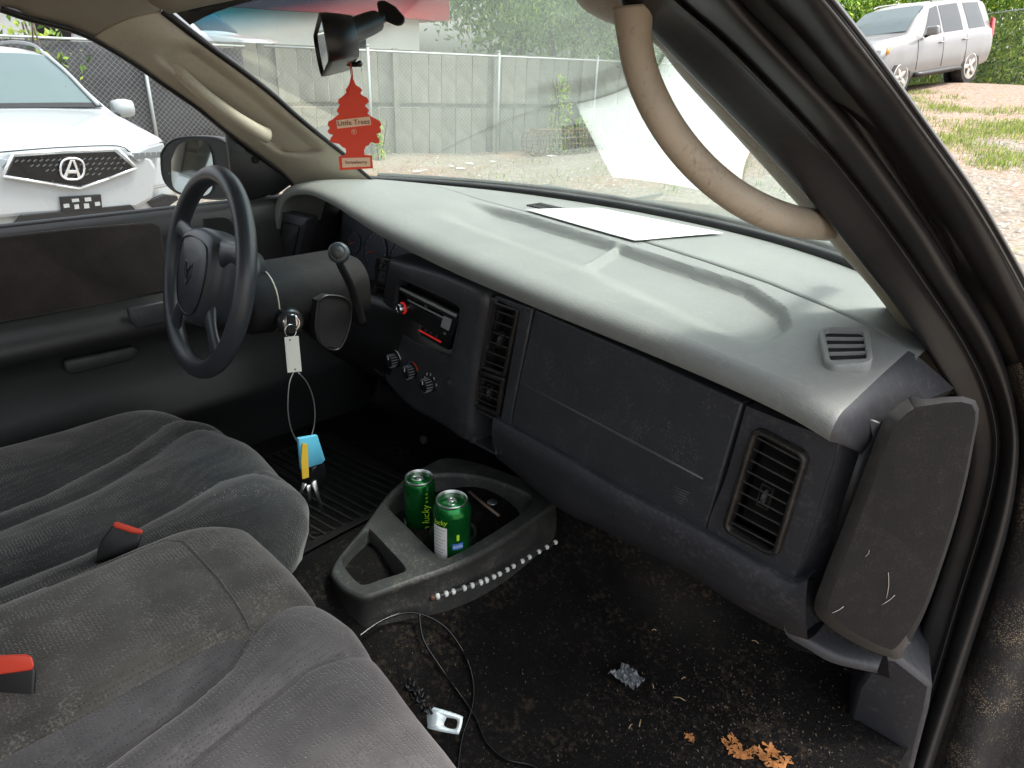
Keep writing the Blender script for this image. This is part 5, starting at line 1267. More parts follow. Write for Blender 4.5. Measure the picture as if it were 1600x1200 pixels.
def gmix(src, col, scale, lo, hi, detail=6, rough=.6):
    nz = N.nodes.new('ShaderNodeTexNoise'); nz.inputs['Scale'].default_value = scale; nz.inputs['Detail'].default_value = detail; nz.inputs['Roughness'].default_value = rough; N.links.new(tc.outputs['Object'], nz.inputs[0])
    mr = N.nodes.new('ShaderNodeMapRange'); mr.inputs[1].default_value = lo; mr.inputs[2].default_value = hi; N.links.new(nz.outputs[0], mr.inputs[0])
    mx = N.nodes.new('ShaderNodeMix'); mx.data_type = 'RGBA'; N.links.new(mr.outputs[0], mx.inputs[0]); N.links.new(src, mx.inputs[6]); mx.inputs[7].default_value = (*col, 1); return mx.outputs[2]
src = P.inputs['Base Color'].links[0].from_socket
src = gmix(src, (.26,.225,.175), .45, .45, .62)
src = gmix(src, (.27,.145,.09), .30, .50, .60)
geo = N.nodes.new('ShaderNodeNewGeometry'); sxy = N.nodes.new('ShaderNodeSeparateXYZ'); N.links.new(geo.outputs['Position'], sxy.inputs[0])
nzr = N.nodes.new('ShaderNodeTexNoise'); nzr.inputs['Scale'].default_value = .7; nzr.inputs['Detail'].default_value = 7; N.links.new(tc.outputs['Object'], nzr.inputs[0])
mar = N.nodes.new('ShaderNodeMath'); mar.operation = 'MULTIPLY_ADD'; mar.inputs[1].default_value = 14; N.links.new(nzr.outputs[0], mar.inputs[0]); N.links.new(sxy.outputs[1], mar.inputs[2])
mrr = N.nodes.new('ShaderNodeMapRange'); mrr.inputs[1].default_value = 16.5; mrr.inputs[2].default_value = 19; N.links.new(mar.outputs[0], mrr.inputs[0])
mxx = N.nodes.new('ShaderNodeMapRange'); mxx.inputs[1].default_value = -7; mxx.inputs[2].default_value = -5; N.links.new(sxy.outputs[0], mxx.inputs[0])
mm2 = N.nodes.new('ShaderNodeMath'); mm2.operation = 'MULTIPLY'; N.links.new(mrr.outputs[0], mm2.inputs[0]); N.links.new(mxx.outputs[0], mm2.inputs[1])
mxr = N.nodes.new('ShaderNodeMix'); mxr.data_type = 'RGBA'; N.links.new(mm2.outputs[0], mxr.inputs[0]); N.links.new(src, mxr.inputs[6]); mxr.inputs[7].default_value = (.29,.18,.125,1); src = mxr.outputs[2]
src = gmix(src, (.30,.28,.24), 22, .50, .62, 3)
src = gmix(src, (.12,.10,.08), 14, .56, .66, 5)
src = gmix(src, (.13,.17,.05), 1.6, .60, .70, 8, .75)
N.links.new(src, P.inputs['Base Color'])
tag(obj('ground', vs, fs, G, None, origin=(0,0,GZ)), 'dirt and gravel lot with litter and weeds', 'ground', kind='structure')
# sky dome not needed: world sky
# ---- grass tufts
def tufts(name, spots, hmin, hmax, cols, label, per=26, seed=1, spread=.22, cat_='grass'):
    rg = random.Random(seed); V = []; Fc = []; fm = []
    for (x, y) in spots:
        for k in range(per):
            a = rg.uniform(0, 6.28); r = spread*sqrt(rg.random()); bx, by = x+r*cos(a), y+r*sin(a); bz_ = gz(bx, by)-.01
            h = rg.uniform(hmin, hmax); w_ = h*.09; le = rg.uniform(0, 6.28); dx, dy = cos(le), sin(le); tl = rg.uniform(.1,.6)*h
            n = len(V); V += [Vector((bx-dy*w_, by+dx*w_, bz_)), Vector((bx+dy*w_, by-dx*w_, bz_)), Vector((bx+dx*tl*.5+dy*w_*.7, by+dy*tl*.5-dx*w_*.7, bz_+h*.6)), Vector((bx+dx*tl, by+dy*tl, bz_+h))]
            Fc += [(n, n+1, n+2), (n, n+2, n+3)]; m_ = rg.randrange(len(cols)); fm += [m_, m_]
    tag(obj(name, V, Fc, None, None, smooth=False, mats=cols, fm=fm), label, cat_, kind='stuff')
def leafm(n, c): 
    L_ = mat(n, c, .55, spec=.3); Pp = L_.node_tree.nodes['Principled BSDF']; Nn = L_.node_tree
    tr = Nn.nodes.new('ShaderNodeBsdfTranslucent'); tr.inputs[0].default_value = (c[0]*1.6, c[1]*1.7, c[2], 1); mx = Nn.nodes.new('ShaderNodeMixShader'); mx.inputs[0].default_value = .5
    o_ = Nn.nodes['Material Output']; Nn.links.new(Pp.outputs[0], mx.inputs[1]); Nn.links.new(tr.outputs[0], mx.inputs[2]); Nn.links.new(mx.outputs[0], o_.inputs[0]); return L_
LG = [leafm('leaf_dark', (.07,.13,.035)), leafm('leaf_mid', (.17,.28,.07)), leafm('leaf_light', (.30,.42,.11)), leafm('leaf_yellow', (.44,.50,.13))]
def gp(u, v):
    """pixel dropped on the terrain"""
    d = ray(u, v); t = 1.5
    while t < 60:
        p = CAM+d*t
        if p.z < gz(p.x, p.y): return p
        t += .04
    return CAM+d*40
rg = random.Random(5)
sp = []
for u0, v0, n_, su, sv in ((1560,205,16,45,12),(1500,215,12,30,8),(1590,195,12,30,12),(1470,170,9,30,8),(1580,245,5,20,6),(1450,165,6,20,8),(1555,255,5,10,4),(1430,225,5,20,6)):
    for k in range(n_):
        p = gp(u0+rg.gauss(0, su), v0+rg.gauss(0, sv)); sp.append((p.x, p.y))
GR = [leafm('grass_a', (.13,.18,.05)), leafm('grass_b', (.20,.25,.09)), leafm('grass_c', (.27,.28,.13))]
tufts('grass', sp, .03, .09, GR, 'bright green grass patches growing in the gravel', per=110, seed=2, spread=.30)
sp = []
for k in range(90):
    p = gp(rg.uniform(560, 1320), 252+abs(rg.gauss(0, 22))+(rg.uniform(0,40) if k % 3 == 0 else 0)); sp.append((p.x, p.y))
tufts('weeds', sp, .02, .09, GR, 'thin yellowish weeds along the foot of the fence', per=16, seed=4, spread=.35, cat_='weeds')
# pale litter
mb = MB(); rg = random.Random(9)
for u, v in ((655,270),(665,268),(720,266),(650,271),(860,246),(705,262),(735,258),(770,255),(1260,230)):
    p = gp(u, v); s_ = rg.uniform(.04,.12); mb.add(*leaf(p+Vector((0,0,.03)), s_, rg.randrange(99), 9))
tag(mb.obj('litter', M['paper'], smooth=False), 'scraps of white litter on the dirt before the fence', 'litter', kind='stuff')
# stones
mb = MB()
for k in range(1500):
    u = rg.choice((rg.uniform(1400,1610), rg.uniform(600,1300))); v = rg.uniform(235, 300) if u < 1350 else rg.uniform(150, 400)
    p = gp(u, v); s_ = rg.uniform(.012,.04); r = [rg.uniform(.5,1.1)*s_ for _ in range(6)]
    vv = [p+Vector((r[0],0,0)), p+Vector((0,r[1],0)), p+Vector((-r[2],0,0)), p+Vector((0,-r[3],0)), p+Vector((0,0,r[4]*.8)), p-Vector((0,0,r[5]*.4))]
    mb.add(vv, [(0,1,4),(1,2,4),(2,3,4),(3,0,4),(1,0,5),(2,1,5),(3,2,5),(0,3,5)])
tag(mb.obj('gravel', mat('stone', (.42,.39,.34), .9, var=.4, vscale=3), smooth=False), 'loose pale stones scattered on the dirt', 'gravel', kind='stuff')

# ---- fence frame: line through the fence base points
Fa = Z(560, 247, GZ); Fb = Z(960, 236, GZ)
fd = (Fb-Fa); fd.z = 0; fd.normalize(); fn_ = Vector((-fd.y, fd.x, 0))
if fn_.dot(CAM-Fa) < 0: fn_ = -fn_
def onf(u, v, off=0): return on(u, v, Fa+fn_*off, fn_)
ftop = onf(700, 82).z
WF = empty('wooden_fence', Fa); tag(WF, 'weathered grey panel fence in two tiers behind the chain link', 'fence')
wood = mat('fence_wood', (.27,.265,.23), .9, var=.25, vscale=3, bump=.6, bscale=40, bdist=.005)
wd2 = mat('fence_wood_dark', (.235,.235,.205), .9, var=.3, vscale=3, bump=.6, bscale=40, bdist=.005)
s0 = (onf(250, 240)-Fa).dot(fd); s1 = (onf(1330, 200)-Fa).dot(fd)
rg = random.Random(21)
zmid = onf(700, 166).z
meshes = {}
def fence_board(x, w_, z0, z1, m_, off):
    key = (round(w_, 2), round(z1-z0, 1), m_.name)
    c = Fa+fd*x-fn_*(.35+off); c.z = (z0+z1)/2
    if key not in meshes:
        vs, fs = g_box((0,0,0), w_-.012, .03, z1-z0, (fd, fn_, Vector((0,0,1)))); o = obj('board', [c+v for v in vs], fs, m_, WF, smooth=False); meshes[key] = o.data; bevel(o, .004, 1)
    else:
        o = bpy.data.objects.new('board', meshes[key]); link(o, WF, c)
    o.rotation_euler = (rg.uniform(-.01,.01), rg.uniform(-.006,.006), 0)
x = s0
while x < s1:
    w_ = rg.choice((.26,.3,.34)); m_ = rg.choice((wood, wood, wd2))
    fence_board(x+w_/2, w_, GZ-.05, zmid-.05, m_, rg.uniform(0,.025)); fence_board(x+w_/2, w_, zmid+.035, ftop+rg.choice((0,0,.0,.02)), rg.choice((wood, wd2, m_)), rg.uniform(0,.025)); x += w_
k = 0; x = s0
while x < s1:
    c = Fa+fd*x-fn_*.31; vs, fs = g_box(c+Vector((0,0,(ftop+GZ)/2-GZ)), .10, .08, ftop-GZ+.05, (fd, fn_, Vector((0,0,1)))); obj('post', vs, fs, wood, WF, smooth=False); x += 2.05
for zz in (zmid, ftop-.03):
    vs, fs = g_box(Fa+fd*(s0+s1)/2-fn_*.42+Vector((0,0,zz-GZ)), s1-s0, .05, .09, (fd, fn_, Vector((0,0,1)))); obj('rail', vs, fs, wd2, WF, smooth=False)
# ---- chain link
galv = mat('galvanised', (.42,.44,.44), .5, .4)
def chain_link(name, A, B_, z0f, h, label, posts, cell=.075, wire=.0022, parent=None, wirem=None, rail=True, group=None):
    R = empty(name, A); tag(R, label, 'fence', group)
    d_ = (B_-A); d_.z = 0; L = d_.length; d_.normalize(); up = Vector((0,0,1))
    V = []; Fc = []; nrm = Vector((-d_.y, d_.x, 0))
    def wirepiece(p, q):
        n = len(V); t = (q-p).normalized(); s_ = t.cross(nrm).normalized()*wire
        V.extend([p+s_, p-s_, p+nrm*wire, q+s_, q-s_, q+nrm*wire]); Fc.extend([(n, n+3, n+4, n+1), (n+1, n+4, n+5, n+2), (n+2, n+5, n+3, n)])
    zb = z0f(0)
    k = -h
    while k < L:
        for sg in (1, -1):
            a0, b0 = k, k+h      # along line param start/end
            za, zb_ = (0, h) if sg > 0 else (h, 0)
            s_0, s_1 = max(0, a0), min(L, b0)
            if s_1 > s_0:
                f0, f1 = (s_0-a0)/h, (s_1-a0)/h
                p = A+d_*s_0+up*(za+(zb_-za)*f0); q = A+d_*s_1+up*(za+(zb_-za)*f1)
                p.z += z0f(s_0)-A.z; q.z += z0f(s_1)-A.z; wirepiece(p, q)
        k += cell
    o = obj('wire_mesh', V, Fc, wirem or galv, R, smooth=False); o['kind'] = 'stuff'
    for s_ in posts:
        c = A+d_*s_; c.z = z0f(s_)-.05
        vs, fs = g_tube([c, c+up*(h+.12)], .026, 10); obj('post', vs, fs, galv, R)
        vs, fs = g_lathe(c+up*(h+.115), [(.030,0),(.030,.02),(.012,.035)], 10); obj('post_cap', vs, fs, galv, R)
    if rail:
        pts = [A+d_*(L*i/10) for i in range(11)]
        for i, p in enumerate(pts): p.z = z0f(L*i/10)+h
        vs, fs = g_tube(pts, .018, 8); obj('top_rail', vs, fs, galv, R)
    return R
A = onf(430, 245); Bp = onf(1330, 235); A.z = Bp.z = GZ
ps_ = [(onf(u, 240)-A).dot(fd) for u in (582, 776, 922, 1105)]
hcl = onf(778, 88).z-GZ
chain_link('chain_link_fence', A, Bp, lambda s_: GZ, hcl, 'chain link fence on galvanised posts in front of the grey panel fence', ps_, wire=.0013)
# dark screened chain link beside the white car
sA_ = Z(-250, 300, GZ); 
S0 = Vector((-12.5, -6, GZ)); S1 = Vector((-11.9, 8.2, GZ))
S1 = onf(400, 245)+fn_*.1; S1.z = GZ; S0 = S1 + Vector((-.9,-14,0))
SF = chain_link('screened_fence', S0, S1, lambda s_: GZ, 1.75, 'chain link fence with a dark privacy screen behind the white parked car', [.5, 3.5, 6.5, 9.5, 12.5], wirem=mat('wire_light', (.22,.22,.22), .5, .3), wire=.0022)
dS = (S1-S0).normalized(); nS = Vector((dS.y, -dS.x, 0))
rows = [[S0+dS*(14*i/60)+Vector((-.05+.02*sin(i*1.3), 0, zz)) for zz in (0, .6, 1.2, 1.72)] for i in range(61)]
vs, fs = g_grid(rows); sc = obj('privacy_screen', vs, fs, mat('screen_cloth', (.055,.055,.06), .9, var=.35, vscale=2, bump=.5, bscale=6, bdist=.02), SF); solid(sc, .004, 0)
# ---- rolled wire mesh by the fence
rc = onf(880, 240, .5); rc.z = GZ
WM = empty('wire_mesh_roll', rc); tag(WM, 'roll of rusty wire mesh lying at the foot of the fence', 'wire mesh')
L_, w2, h2_ = 1.9, .28, .46
V = MB()
c0 = rc-fd*.75
for k in range(15):
    s_ = k/14*1.9-.1; e_ = 1 if 0 < k < 14 else .8
    pts = [c0+fd*s_+fn_*(w2*cos(a)*e_)+Vector((0,0,.26+.25*sin(a)*e_)) for a in np.linspace(0, 2*pi, 17)]; V.add(*g_tube(pts, .008, 4, cap=False))
for j in range(14):
    a = 2*pi*j/14; pts = [c0+fd*(k/10*1.9-.1-.12*(k==0)*0)+fn_*(w2*cos(a)*(1-.3*(k==0)))+Vector((0,0,.26+.25*sin(a)*(1-.3*(k==0)))) for k in range(11)]; V.add(*g_tube(pts, .008, 4, cap=False))
V.obj('mesh_wires', mat('rusty_wire', (.16,.12,.08), .7, .2), WM, smooth=False)['kind'] = 'stuff'

# ---- buildings
def bpoint(s_, off, z): p = Fa+fd*s_-fn_*off; p.z = z; return p
def wbox(name, s0_, s1_, o0, o1, z0, z1, matl, parent):
    c = bpoint((s0_+s1_)/2, (o0+o1)/2, (z0+z1)/2); vs, fs = g_box(c, s1_-s0_, o1-o0, z1-z0, (fd, fn_, Vector((0,0,1)))); return obj(name, vs, fs, matl, parent, smooth=False)
def atoff(u, v, off): return on(u, v, Fa-fn_*off, fn_)
offb = 12.0
bl = atoff(300, 60, offb); br_ = atoff(655, 60, offb); zt_ = atoff(520, 22, offb).z; zr = atoff(560, -60, offb).z
sl, sr = (bl-Fa).dot(fd)-14, (br_-Fa).dot(fd)
BW = empty('white_building', bpoint((sl+sr)/2, offb, GZ)); tag(BW, 'white block building with a red band under its roof behind the fence', 'building')
cmu = mat('white_paint_wall', (.72,.74,.72), .8, var=.08, vscale=.6, bump=.2, bscale=4)
wbox('wall', sl, sr, offb, offb+9, GZ, zt_, cmu, BW)
redp = mat('red_paint', (.42,.03,.04), .6, var=.1, vscale=1)
wbox('roof_band', sl-.2, sr+.9, offb-.5, offb+9.2, zt_, zt_+1.6, redp, BW)
wbox('roof_edge', sl-.25, sr+.95, offb-.6, offb+9.3, zt_+1.6, zt_+1.75, cmu, BW)
for s_ in (sl+3, sl+6.5, sl+10, sr-3.2):
    w_ = wbox('window', s_, s_+1.3, offb-.04, offb, GZ+1.2, GZ+2.3, M['gloss'], BW)
# grey building beyond the white car
G0 = Vector((-27, -14, GZ)); 
BG = empty('grey_building', (-30, -4, GZ)); tag(BG, 'long pale grey building with a dark roof edge beyond the screened fence', 'building')
gw = mat('pale_wall', (.50,.51,.54), .8, var=.08, vscale=.5)
vs, fs = g_box((-30,-4,GZ+2.6), 6, 30, 5.2); obj('wall', vs, fs, gw, BG, smooth=False)
vs, fs = g_box((-29.8,-4,GZ+5.35), 6.6, 30.6, .3); obj('roof', vs, fs, mat('dark_roof', (.12,.12,.13), .8), BG, smooth=False)
vs, fs = g_box((-26.98,-4,GZ+1.15), .06, 30, .5); obj('wall_band', vs, fs, mat('band_grey', (.16,.16,.17), .8), BG, smooth=False)
for k in range(5):
    vs, fs = g_box((-26.97,-14+k*5.2,GZ+2.9), .08, 1.6, 1.2); obj('window', vs, fs, M['gloss'], BG, smooth=False)

# ---- trees
def tree(name, base, h, rx, ry, rz, nleaf, label, leaf_s=.07, trunk_r=.12, seed=1, mats=LG, cz=None, zmin=None, group='trees around the lot'):
    rg = random.Random(seed); R = empty(name, base); tag(R, label, 'tree', group)
    bark = M.setdefault('bark', mat('bark', (.13,.10,.075), .9, var=.3, vscale=6, bump=1, bscale=20, bdist=.02))
    cz = cz if cz is not None else h*.62
    pts = cat([base, base+Vector((rg.uniform(-.15,.15), rg.uniform(-.15,.15), h*.25)), base+Vector((rg.uniform(-.3,.3), rg.uniform(-.3,.3), h*.55)), base+Vector((0,0,h*.9))], 14)
    obj('trunk', *g_tube(pts, [trunk_r*(1-.85*k/13) for k in range(14)], 9), bark, R)
    clumps = []
    for k in range(26):
        while True:
            p = Vector((rg.uniform(-1,1), rg.uniform(-1,1), rg.uniform(-1,1)))
            if p.length < 1: break
        c = base+Vector((p.x*rx, p.y*ry, cz+p.z*rz)); clumps.append((c, rg.uniform(.22,.42)*min(rx, ry, rz)))
    for c, r in clumps[:10]:
        st_ = pts[min(13, 4+int(8*max(0, min(1, (c.z-base.z)/h))))]; obj('branch', *g_tube(cat([st_, st_.lerp(c,.5)+Vector((0,0,-.1)), c], 6), [trunk_r*.35, trunk_r*.3, trunk_r*.22, trunk_r*.16, trunk_r*.1, trunk_r*.05], 6), bark, R)
    V = []; Fc = []; fm = []
    for k in range(nleaf):
        c, r = rg.choice(clumps); d_ = Vector((rg.gauss(0,1), rg.gauss(0,1), rg.gauss(0,.8))); p = c+d_*r*.75
        if zmin is not None and p.z < zmin: continue
        n1 = Vector((rg.gauss(0,1), rg.gauss(0,1), rg.gauss(0,1)+.6)).normalized(); s1_ = n1.cross(Vector((rg.gauss(0,1), rg.gauss(0,1), .1))).normalized(); s2 = n1.cross(s1_)
        L2 = leaf_s*rg.uniform(.6,1.3); n = len(V)
        V += [p-s1_*L2, p+s2*L2*.38, p+s1_*L2, p-s2*L2*.38]; Fc.append((n, n+1, n+2, n+3))
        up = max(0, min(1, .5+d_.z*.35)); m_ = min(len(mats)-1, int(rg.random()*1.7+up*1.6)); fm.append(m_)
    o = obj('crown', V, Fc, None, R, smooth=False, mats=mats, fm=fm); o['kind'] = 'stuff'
    return R
def tpos(u, off): p = atoff(u, 150, off); p.z = GZ; return p
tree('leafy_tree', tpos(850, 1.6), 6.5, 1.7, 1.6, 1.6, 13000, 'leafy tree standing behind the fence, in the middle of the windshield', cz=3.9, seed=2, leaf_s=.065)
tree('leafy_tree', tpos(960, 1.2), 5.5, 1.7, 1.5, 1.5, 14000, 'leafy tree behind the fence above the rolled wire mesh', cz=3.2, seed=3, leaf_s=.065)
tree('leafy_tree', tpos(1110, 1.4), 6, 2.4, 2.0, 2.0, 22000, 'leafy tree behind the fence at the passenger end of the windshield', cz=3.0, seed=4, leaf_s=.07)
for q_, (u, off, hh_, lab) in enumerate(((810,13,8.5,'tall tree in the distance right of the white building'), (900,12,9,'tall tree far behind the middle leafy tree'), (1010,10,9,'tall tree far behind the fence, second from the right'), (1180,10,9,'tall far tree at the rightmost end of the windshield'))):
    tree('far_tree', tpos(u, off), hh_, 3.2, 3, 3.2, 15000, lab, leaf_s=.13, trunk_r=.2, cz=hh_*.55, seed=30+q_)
# vine hanging in front of the fence
rg = random.Random(77)
def bush(name, c, sx, sy, sz, n, label, ls=.05, mats=LG, cat_='bush', seed=0, stems=True):
    rg = random.Random(seed+100); R = empty(name, c); tag(R, label, cat_)
    V = []; Fc = []; fm = []
    for k in range(n):
        a = Vector((rg.gauss(0,.45), rg.gauss(0,.45), rg.random())); p = c+Vector((a.x*sx, a.y*sy, a.z*sz*(1-.35*abs(a.x)))); 
        if p.z < GZ: continue
        n1 = Vector((rg.gauss(0,1), rg.gauss(0,1), rg.gauss(0,1)+.5)).normalized(); s1_ = n1.cross(Vector((rg.gauss(0,1), rg.gauss(0,1), .1))).normalized(); s2 = n1.cross(s1_); L2 = ls*rg.uniform(.5,1.3); m = len(V)
        V += [p-s1_*L2, p+s2*L2*.42, p+s1_*L2, p-s2*L2*.42]; Fc.append((m, m+1, m+2, m+3)); fm.append(min(len(mats)-1, int(rg.random()*len(mats))))
    obj('foliage', V, Fc, None, R, smooth=False, mats=mats, fm=fm)['kind'] = 'stuff'
    if stems:
        for k in range(4):
            b_ = c+Vector((rg.uniform(-.15,.15), rg.uniform(-.1,.1), 0)); obj('stem', *g_tube(cat([b_, b_+Vector((rg.uniform(-.2,.2), 0, sz*.5)), b_+Vector((rg.uniform(-.3,.3), 0, sz*.95))], 6), .012, 5), M['bark'], R)
    return R
for q_, (u, sx, sz, n, lab) in enumerate(((872,.30,1.5,420,'vine climbing the chain link fence left of the wire mesh roll'), (905,.3,.8,200,'small yellowish shrub growing over the wire mesh roll'), (592,.18,.7,160,'thin weed growing up the leftmost galvanised post'))):
    c = onf(u, 240, .25); c.z = GZ; bush('climbing_vine', c, sx, .15, sz, n, lab, ls=.045, mats=LG[1:], cat_='vine', seed=q_)
for q_, (x, y, sx, sz, n, lab) in enumerate(((0,0,0,0,0,''),)): pass
# bushes above the screened fence
for q_, (t, lab) in enumerate(((11.2,'bush growing over the screened fence behind the white car roof'), (8.4,'bush over the screened fence, farther from the windshield pillar'))):
    c = S0+dS*t+Vector((-.15,0,.55)); bush('fence_bush', c, .3, .6, 1.45, 700, lab, ls=.06, cat_='bush', seed=10+q_)
# ---- right hand fence with creepers
R0 = D(1290, 20, 26); R1 = D(1690, 60, 17.5)
R0 = Vector((R0.x, R0.y, gz(R0.x, R0.y))); R1 = Vector((R1.x, R1.y, gz(R1.x, R1.y)))
dR = R1-R0; LR = dR.length; dR.normalize()
zf_ = lambda s_: gz((R0+dR*s_).x, (R0+dR*s_).y)
chain_link('chain_link_fence', R0, R1, zf_, 1.9, 'chain link fence behind the silver parked car', [.3, LR*.3, LR*.6, LR*.9], cell=.09, wire=.003, wirem=M['dull'])
for q_ in range(7):
    s_ = LR*(.05+.14*q_); c = R0+dR*s_+Vector((-.5,1.9,0)); c.z = gz(c.x, c.y)-.1
    bush('hedge_bush', c, 1.9, 1.3, 5.2, 9000, ('leftmost','second','third','fourth','fifth','sixth','rightmost')[q_]+' of the overgrown bushes behind the silver car, counted from the left', ls=.08, cat_='bush', seed=40+q_)

# ================================================================== parked vehicles
def car_glass(name, c, ior=1.5):
    g_ = mat(name, c, .06, spec=.5); g_.node_tree.nodes['Principled BSDF'].inputs['IOR'].default_value = ior; return g_
M['carglass'] = car_glass('car_glass', (.02,.025,.025)); M['tyre'] = mat('tyre', (.018,.018,.018), .8, var=.3, vscale=20, dust=(.2,.16,.12), dustamt=.5, dscale=10)
M['rim'] = mat('alloy', (.55,.53,.48), .35, .7)
M['lamp'] = mat('lamp_glass', (.35,.38,.40), .08, .3); M['lampdark'] = mat('lamp_inner', (.16,.17,.18), .15, .3)
M['tail'] = mat('tail_red', (.45,.02,.02), .2); M['amber'] = mat('amber', (.6,.25,.03), .25)
def vehicle(name, O, fwd, upv, st, paint, label, cat_, wheels=None, wr=.36, group=None):
    """st: stations (x from front, half width, z bottom, z shoulder, z top, half width top). local frame: x back from the front, y left, z up"""
    fwd = Vector(fwd).normalized(); upv = Vector(upv).normalized(); lft = upv.cross(fwd).normalized(); upv = fwd.cross(lft)
    def W(x, y, z): return Vector(O) - fwd*x + lft*y + upv*z
    R = empty(name, O); tag(R, label, cat_, group)
    xs_ = [s_[0] for s_ in st]
    def S_(x):
        r = [float(np.interp(x, xs_, [s_[k] for s_ in st])) for k in range(1, 6)]; return r
    def prof(x):
        w_, zb, zs, zt, wt = S_(x)
        h = [(0, zb), (w_*.86, zb), (w_*.95, zb+.05), (w_*.985, zb+.18), (w_, (zb+zs)/2), (w_*.995, zs-.16), (w_*.975, zs-.03), (w_*.945, zs)]
        h += [(wt+(w_*.945-wt)*.5, zs+(zt-zs)*.45), (wt, zs+(zt-zs)*.84), (wt*.93, zs+(zt-zs)*.955), (wt*.7, zt), (wt*.35, zt+.012), (0, zt+.016)]
        return h
    n = 90; xx = np.unique(np.concatenate([np.linspace(xs_[0], xs_[-1], n), xs_]))
    rows = []
    for x in xx:
        h = prof(x); full = h + [(-y, z) for y, z in h[::-1][1:-1]]; rows.append([W(x, y, z) for y, z in full])
    vs, fs = g_grid(rows, True); m_ = len(rows[0]); fs += [tuple(range(m_))[::-1], tuple(range(len(vs)-m_, len(vs)))]
    if wheels:
        bm = bmesh.new()
        me = bpy.data.meshes.new('t'); me.from_pydata([tuple(v) for v in vs], [], fs); ob = bpy.data.objects.new('t', me); COL.objects.link(ob)
        cuts = []
        for x, z in wheels:
            for sg in (1, -1):
                w_ = S_(x)[0]; a = W(x, sg*(w_+.1), z); b = W(x, sg*(w_-.32), z)
                cv, cf = g_tube([a, b], wr+.07, 36); cm_ = bpy.data.meshes.new('c'); cm_.from_pydata([tuple(v) for v in cv], [], cf); co_ = bpy.data.objects.new('c', cm_); COL.objects.link(co_); cuts.append(co_)
                bo = ob.modifiers.new('b', 'BOOLEAN'); bo.object = co_; bo.operation = 'DIFFERENCE'; bo.solver = 'EXACT'
        bpy.context.view_layer.update(); ev = ob.evaluated_get(bpy.context.evaluated_depsgraph_get()); m2 = bpy.data.meshes.new_from_object(ev)
        vs = [v.co.copy() for v in m2.vertices]; fs = [tuple(p.vertices) for p in m2.polygons]
        for co_ in cuts: bpy.data.objects.remove(co_)
        bpy.data.objects.remove(ob)
    b = obj('body', vs, fs, paint, R, sharp=38)
    def side(x, t, sg, off=.004):
        """greenhouse side, t 0 shoulder .. 1 roof edge"""
        w_, zb, zs, zt, wt = S_(x); pts = [(w_*.945, zs), (wt+(w_*.945-wt)*.5, zs+(zt-zs)*.45), (wt, zs+(zt-zs)*.84), (wt*.93, zs+(zt-zs)*.955)]
        tt = [0, .45, .84, .955]; y = float(np.interp(t, tt, [p[0] for p in pts])); z = float(np.interp(t, tt, [p[1] for p in pts])); return W(x, sg*(y+off), z+off*.3)
    def top(x, f, off=.005):
        w_, zb, zs, zt, wt = S_(x); y = f*wt*.93; z = zt+.012 - (.0 if abs(f) < .75 else (abs(f)-.75)/.25*(zt-zs)*.045); return W(x, y, z+off)
    def window(name_, poly, sg, matl=None, n=8):
        """poly: (x0,x1 at bottom),(x0,x1 at top), t0,t1"""
        (a0, a1), (b0, b1), t0, t1 = poly; rows = []
        for i in range(n+1):
            t = i/n; xa = a0+(b0-a0)*t; xb = a1+(b1-a1)*t; rows.append([side(xa+(xb-xa)*j/8, t0+(t1-t0)*t, sg) for j in range(9)])
        vs, fs = g_grid(rows); o = obj(name_, vs, fs, matl or M['carglass'], R); return o
    if wheels:
        for x, z in wheels:
            for sg in (1, -1):
                w_ = S_(x)[0]; ax = (fwd, upv, lft*sg); c = W(x, sg*(w_-.24), z)
                vs, fs = g_lathe(c, [(wr*.62,0),(wr*.93,.0),(wr,.03),(wr,.19),(wr*.94,.225),(wr*.70,.23),(wr*.69,.14)], 36, ax); wh = obj('wheel', vs, fs, M['tyre'], R, sharp=50)
                vs, fs = g_lathe(c, [(wr*.70,.15),(wr*.70,.232),(wr*.64,.235),(wr*.60,.19),(.02,.17)], 30, ax); obj('rim', vs, fs, M['rim'], wh, sharp=40)
                for k in range(5):
                    a = 2*pi*k/5; d_ = ax[0]*cos(a)+ax[1]*sin(a); vs, fs = g_box(c+ax[2]*.212+d_*wr*.34, wr*.62, .085, .03, (d_, ax[2].cross(d_), ax[2])); bevel(obj('rim_spoke', vs, fs, M['rim'], wh), .008)
                vs, fs = g_lathe(c, [(.06,.19),(.055,.235),(.02,.24)], 16, ax); obj('hub_cap', vs, fs, M['dull'], wh)
                vs, fs = g_lathe(W(x, sg*(w_-.33), z), [(wr+.075,0),(wr+.06,.01)], 24, ax); obj('wheel_well', vs, fs, M['void'], R)
    return R, W, side, top, window, S_, b

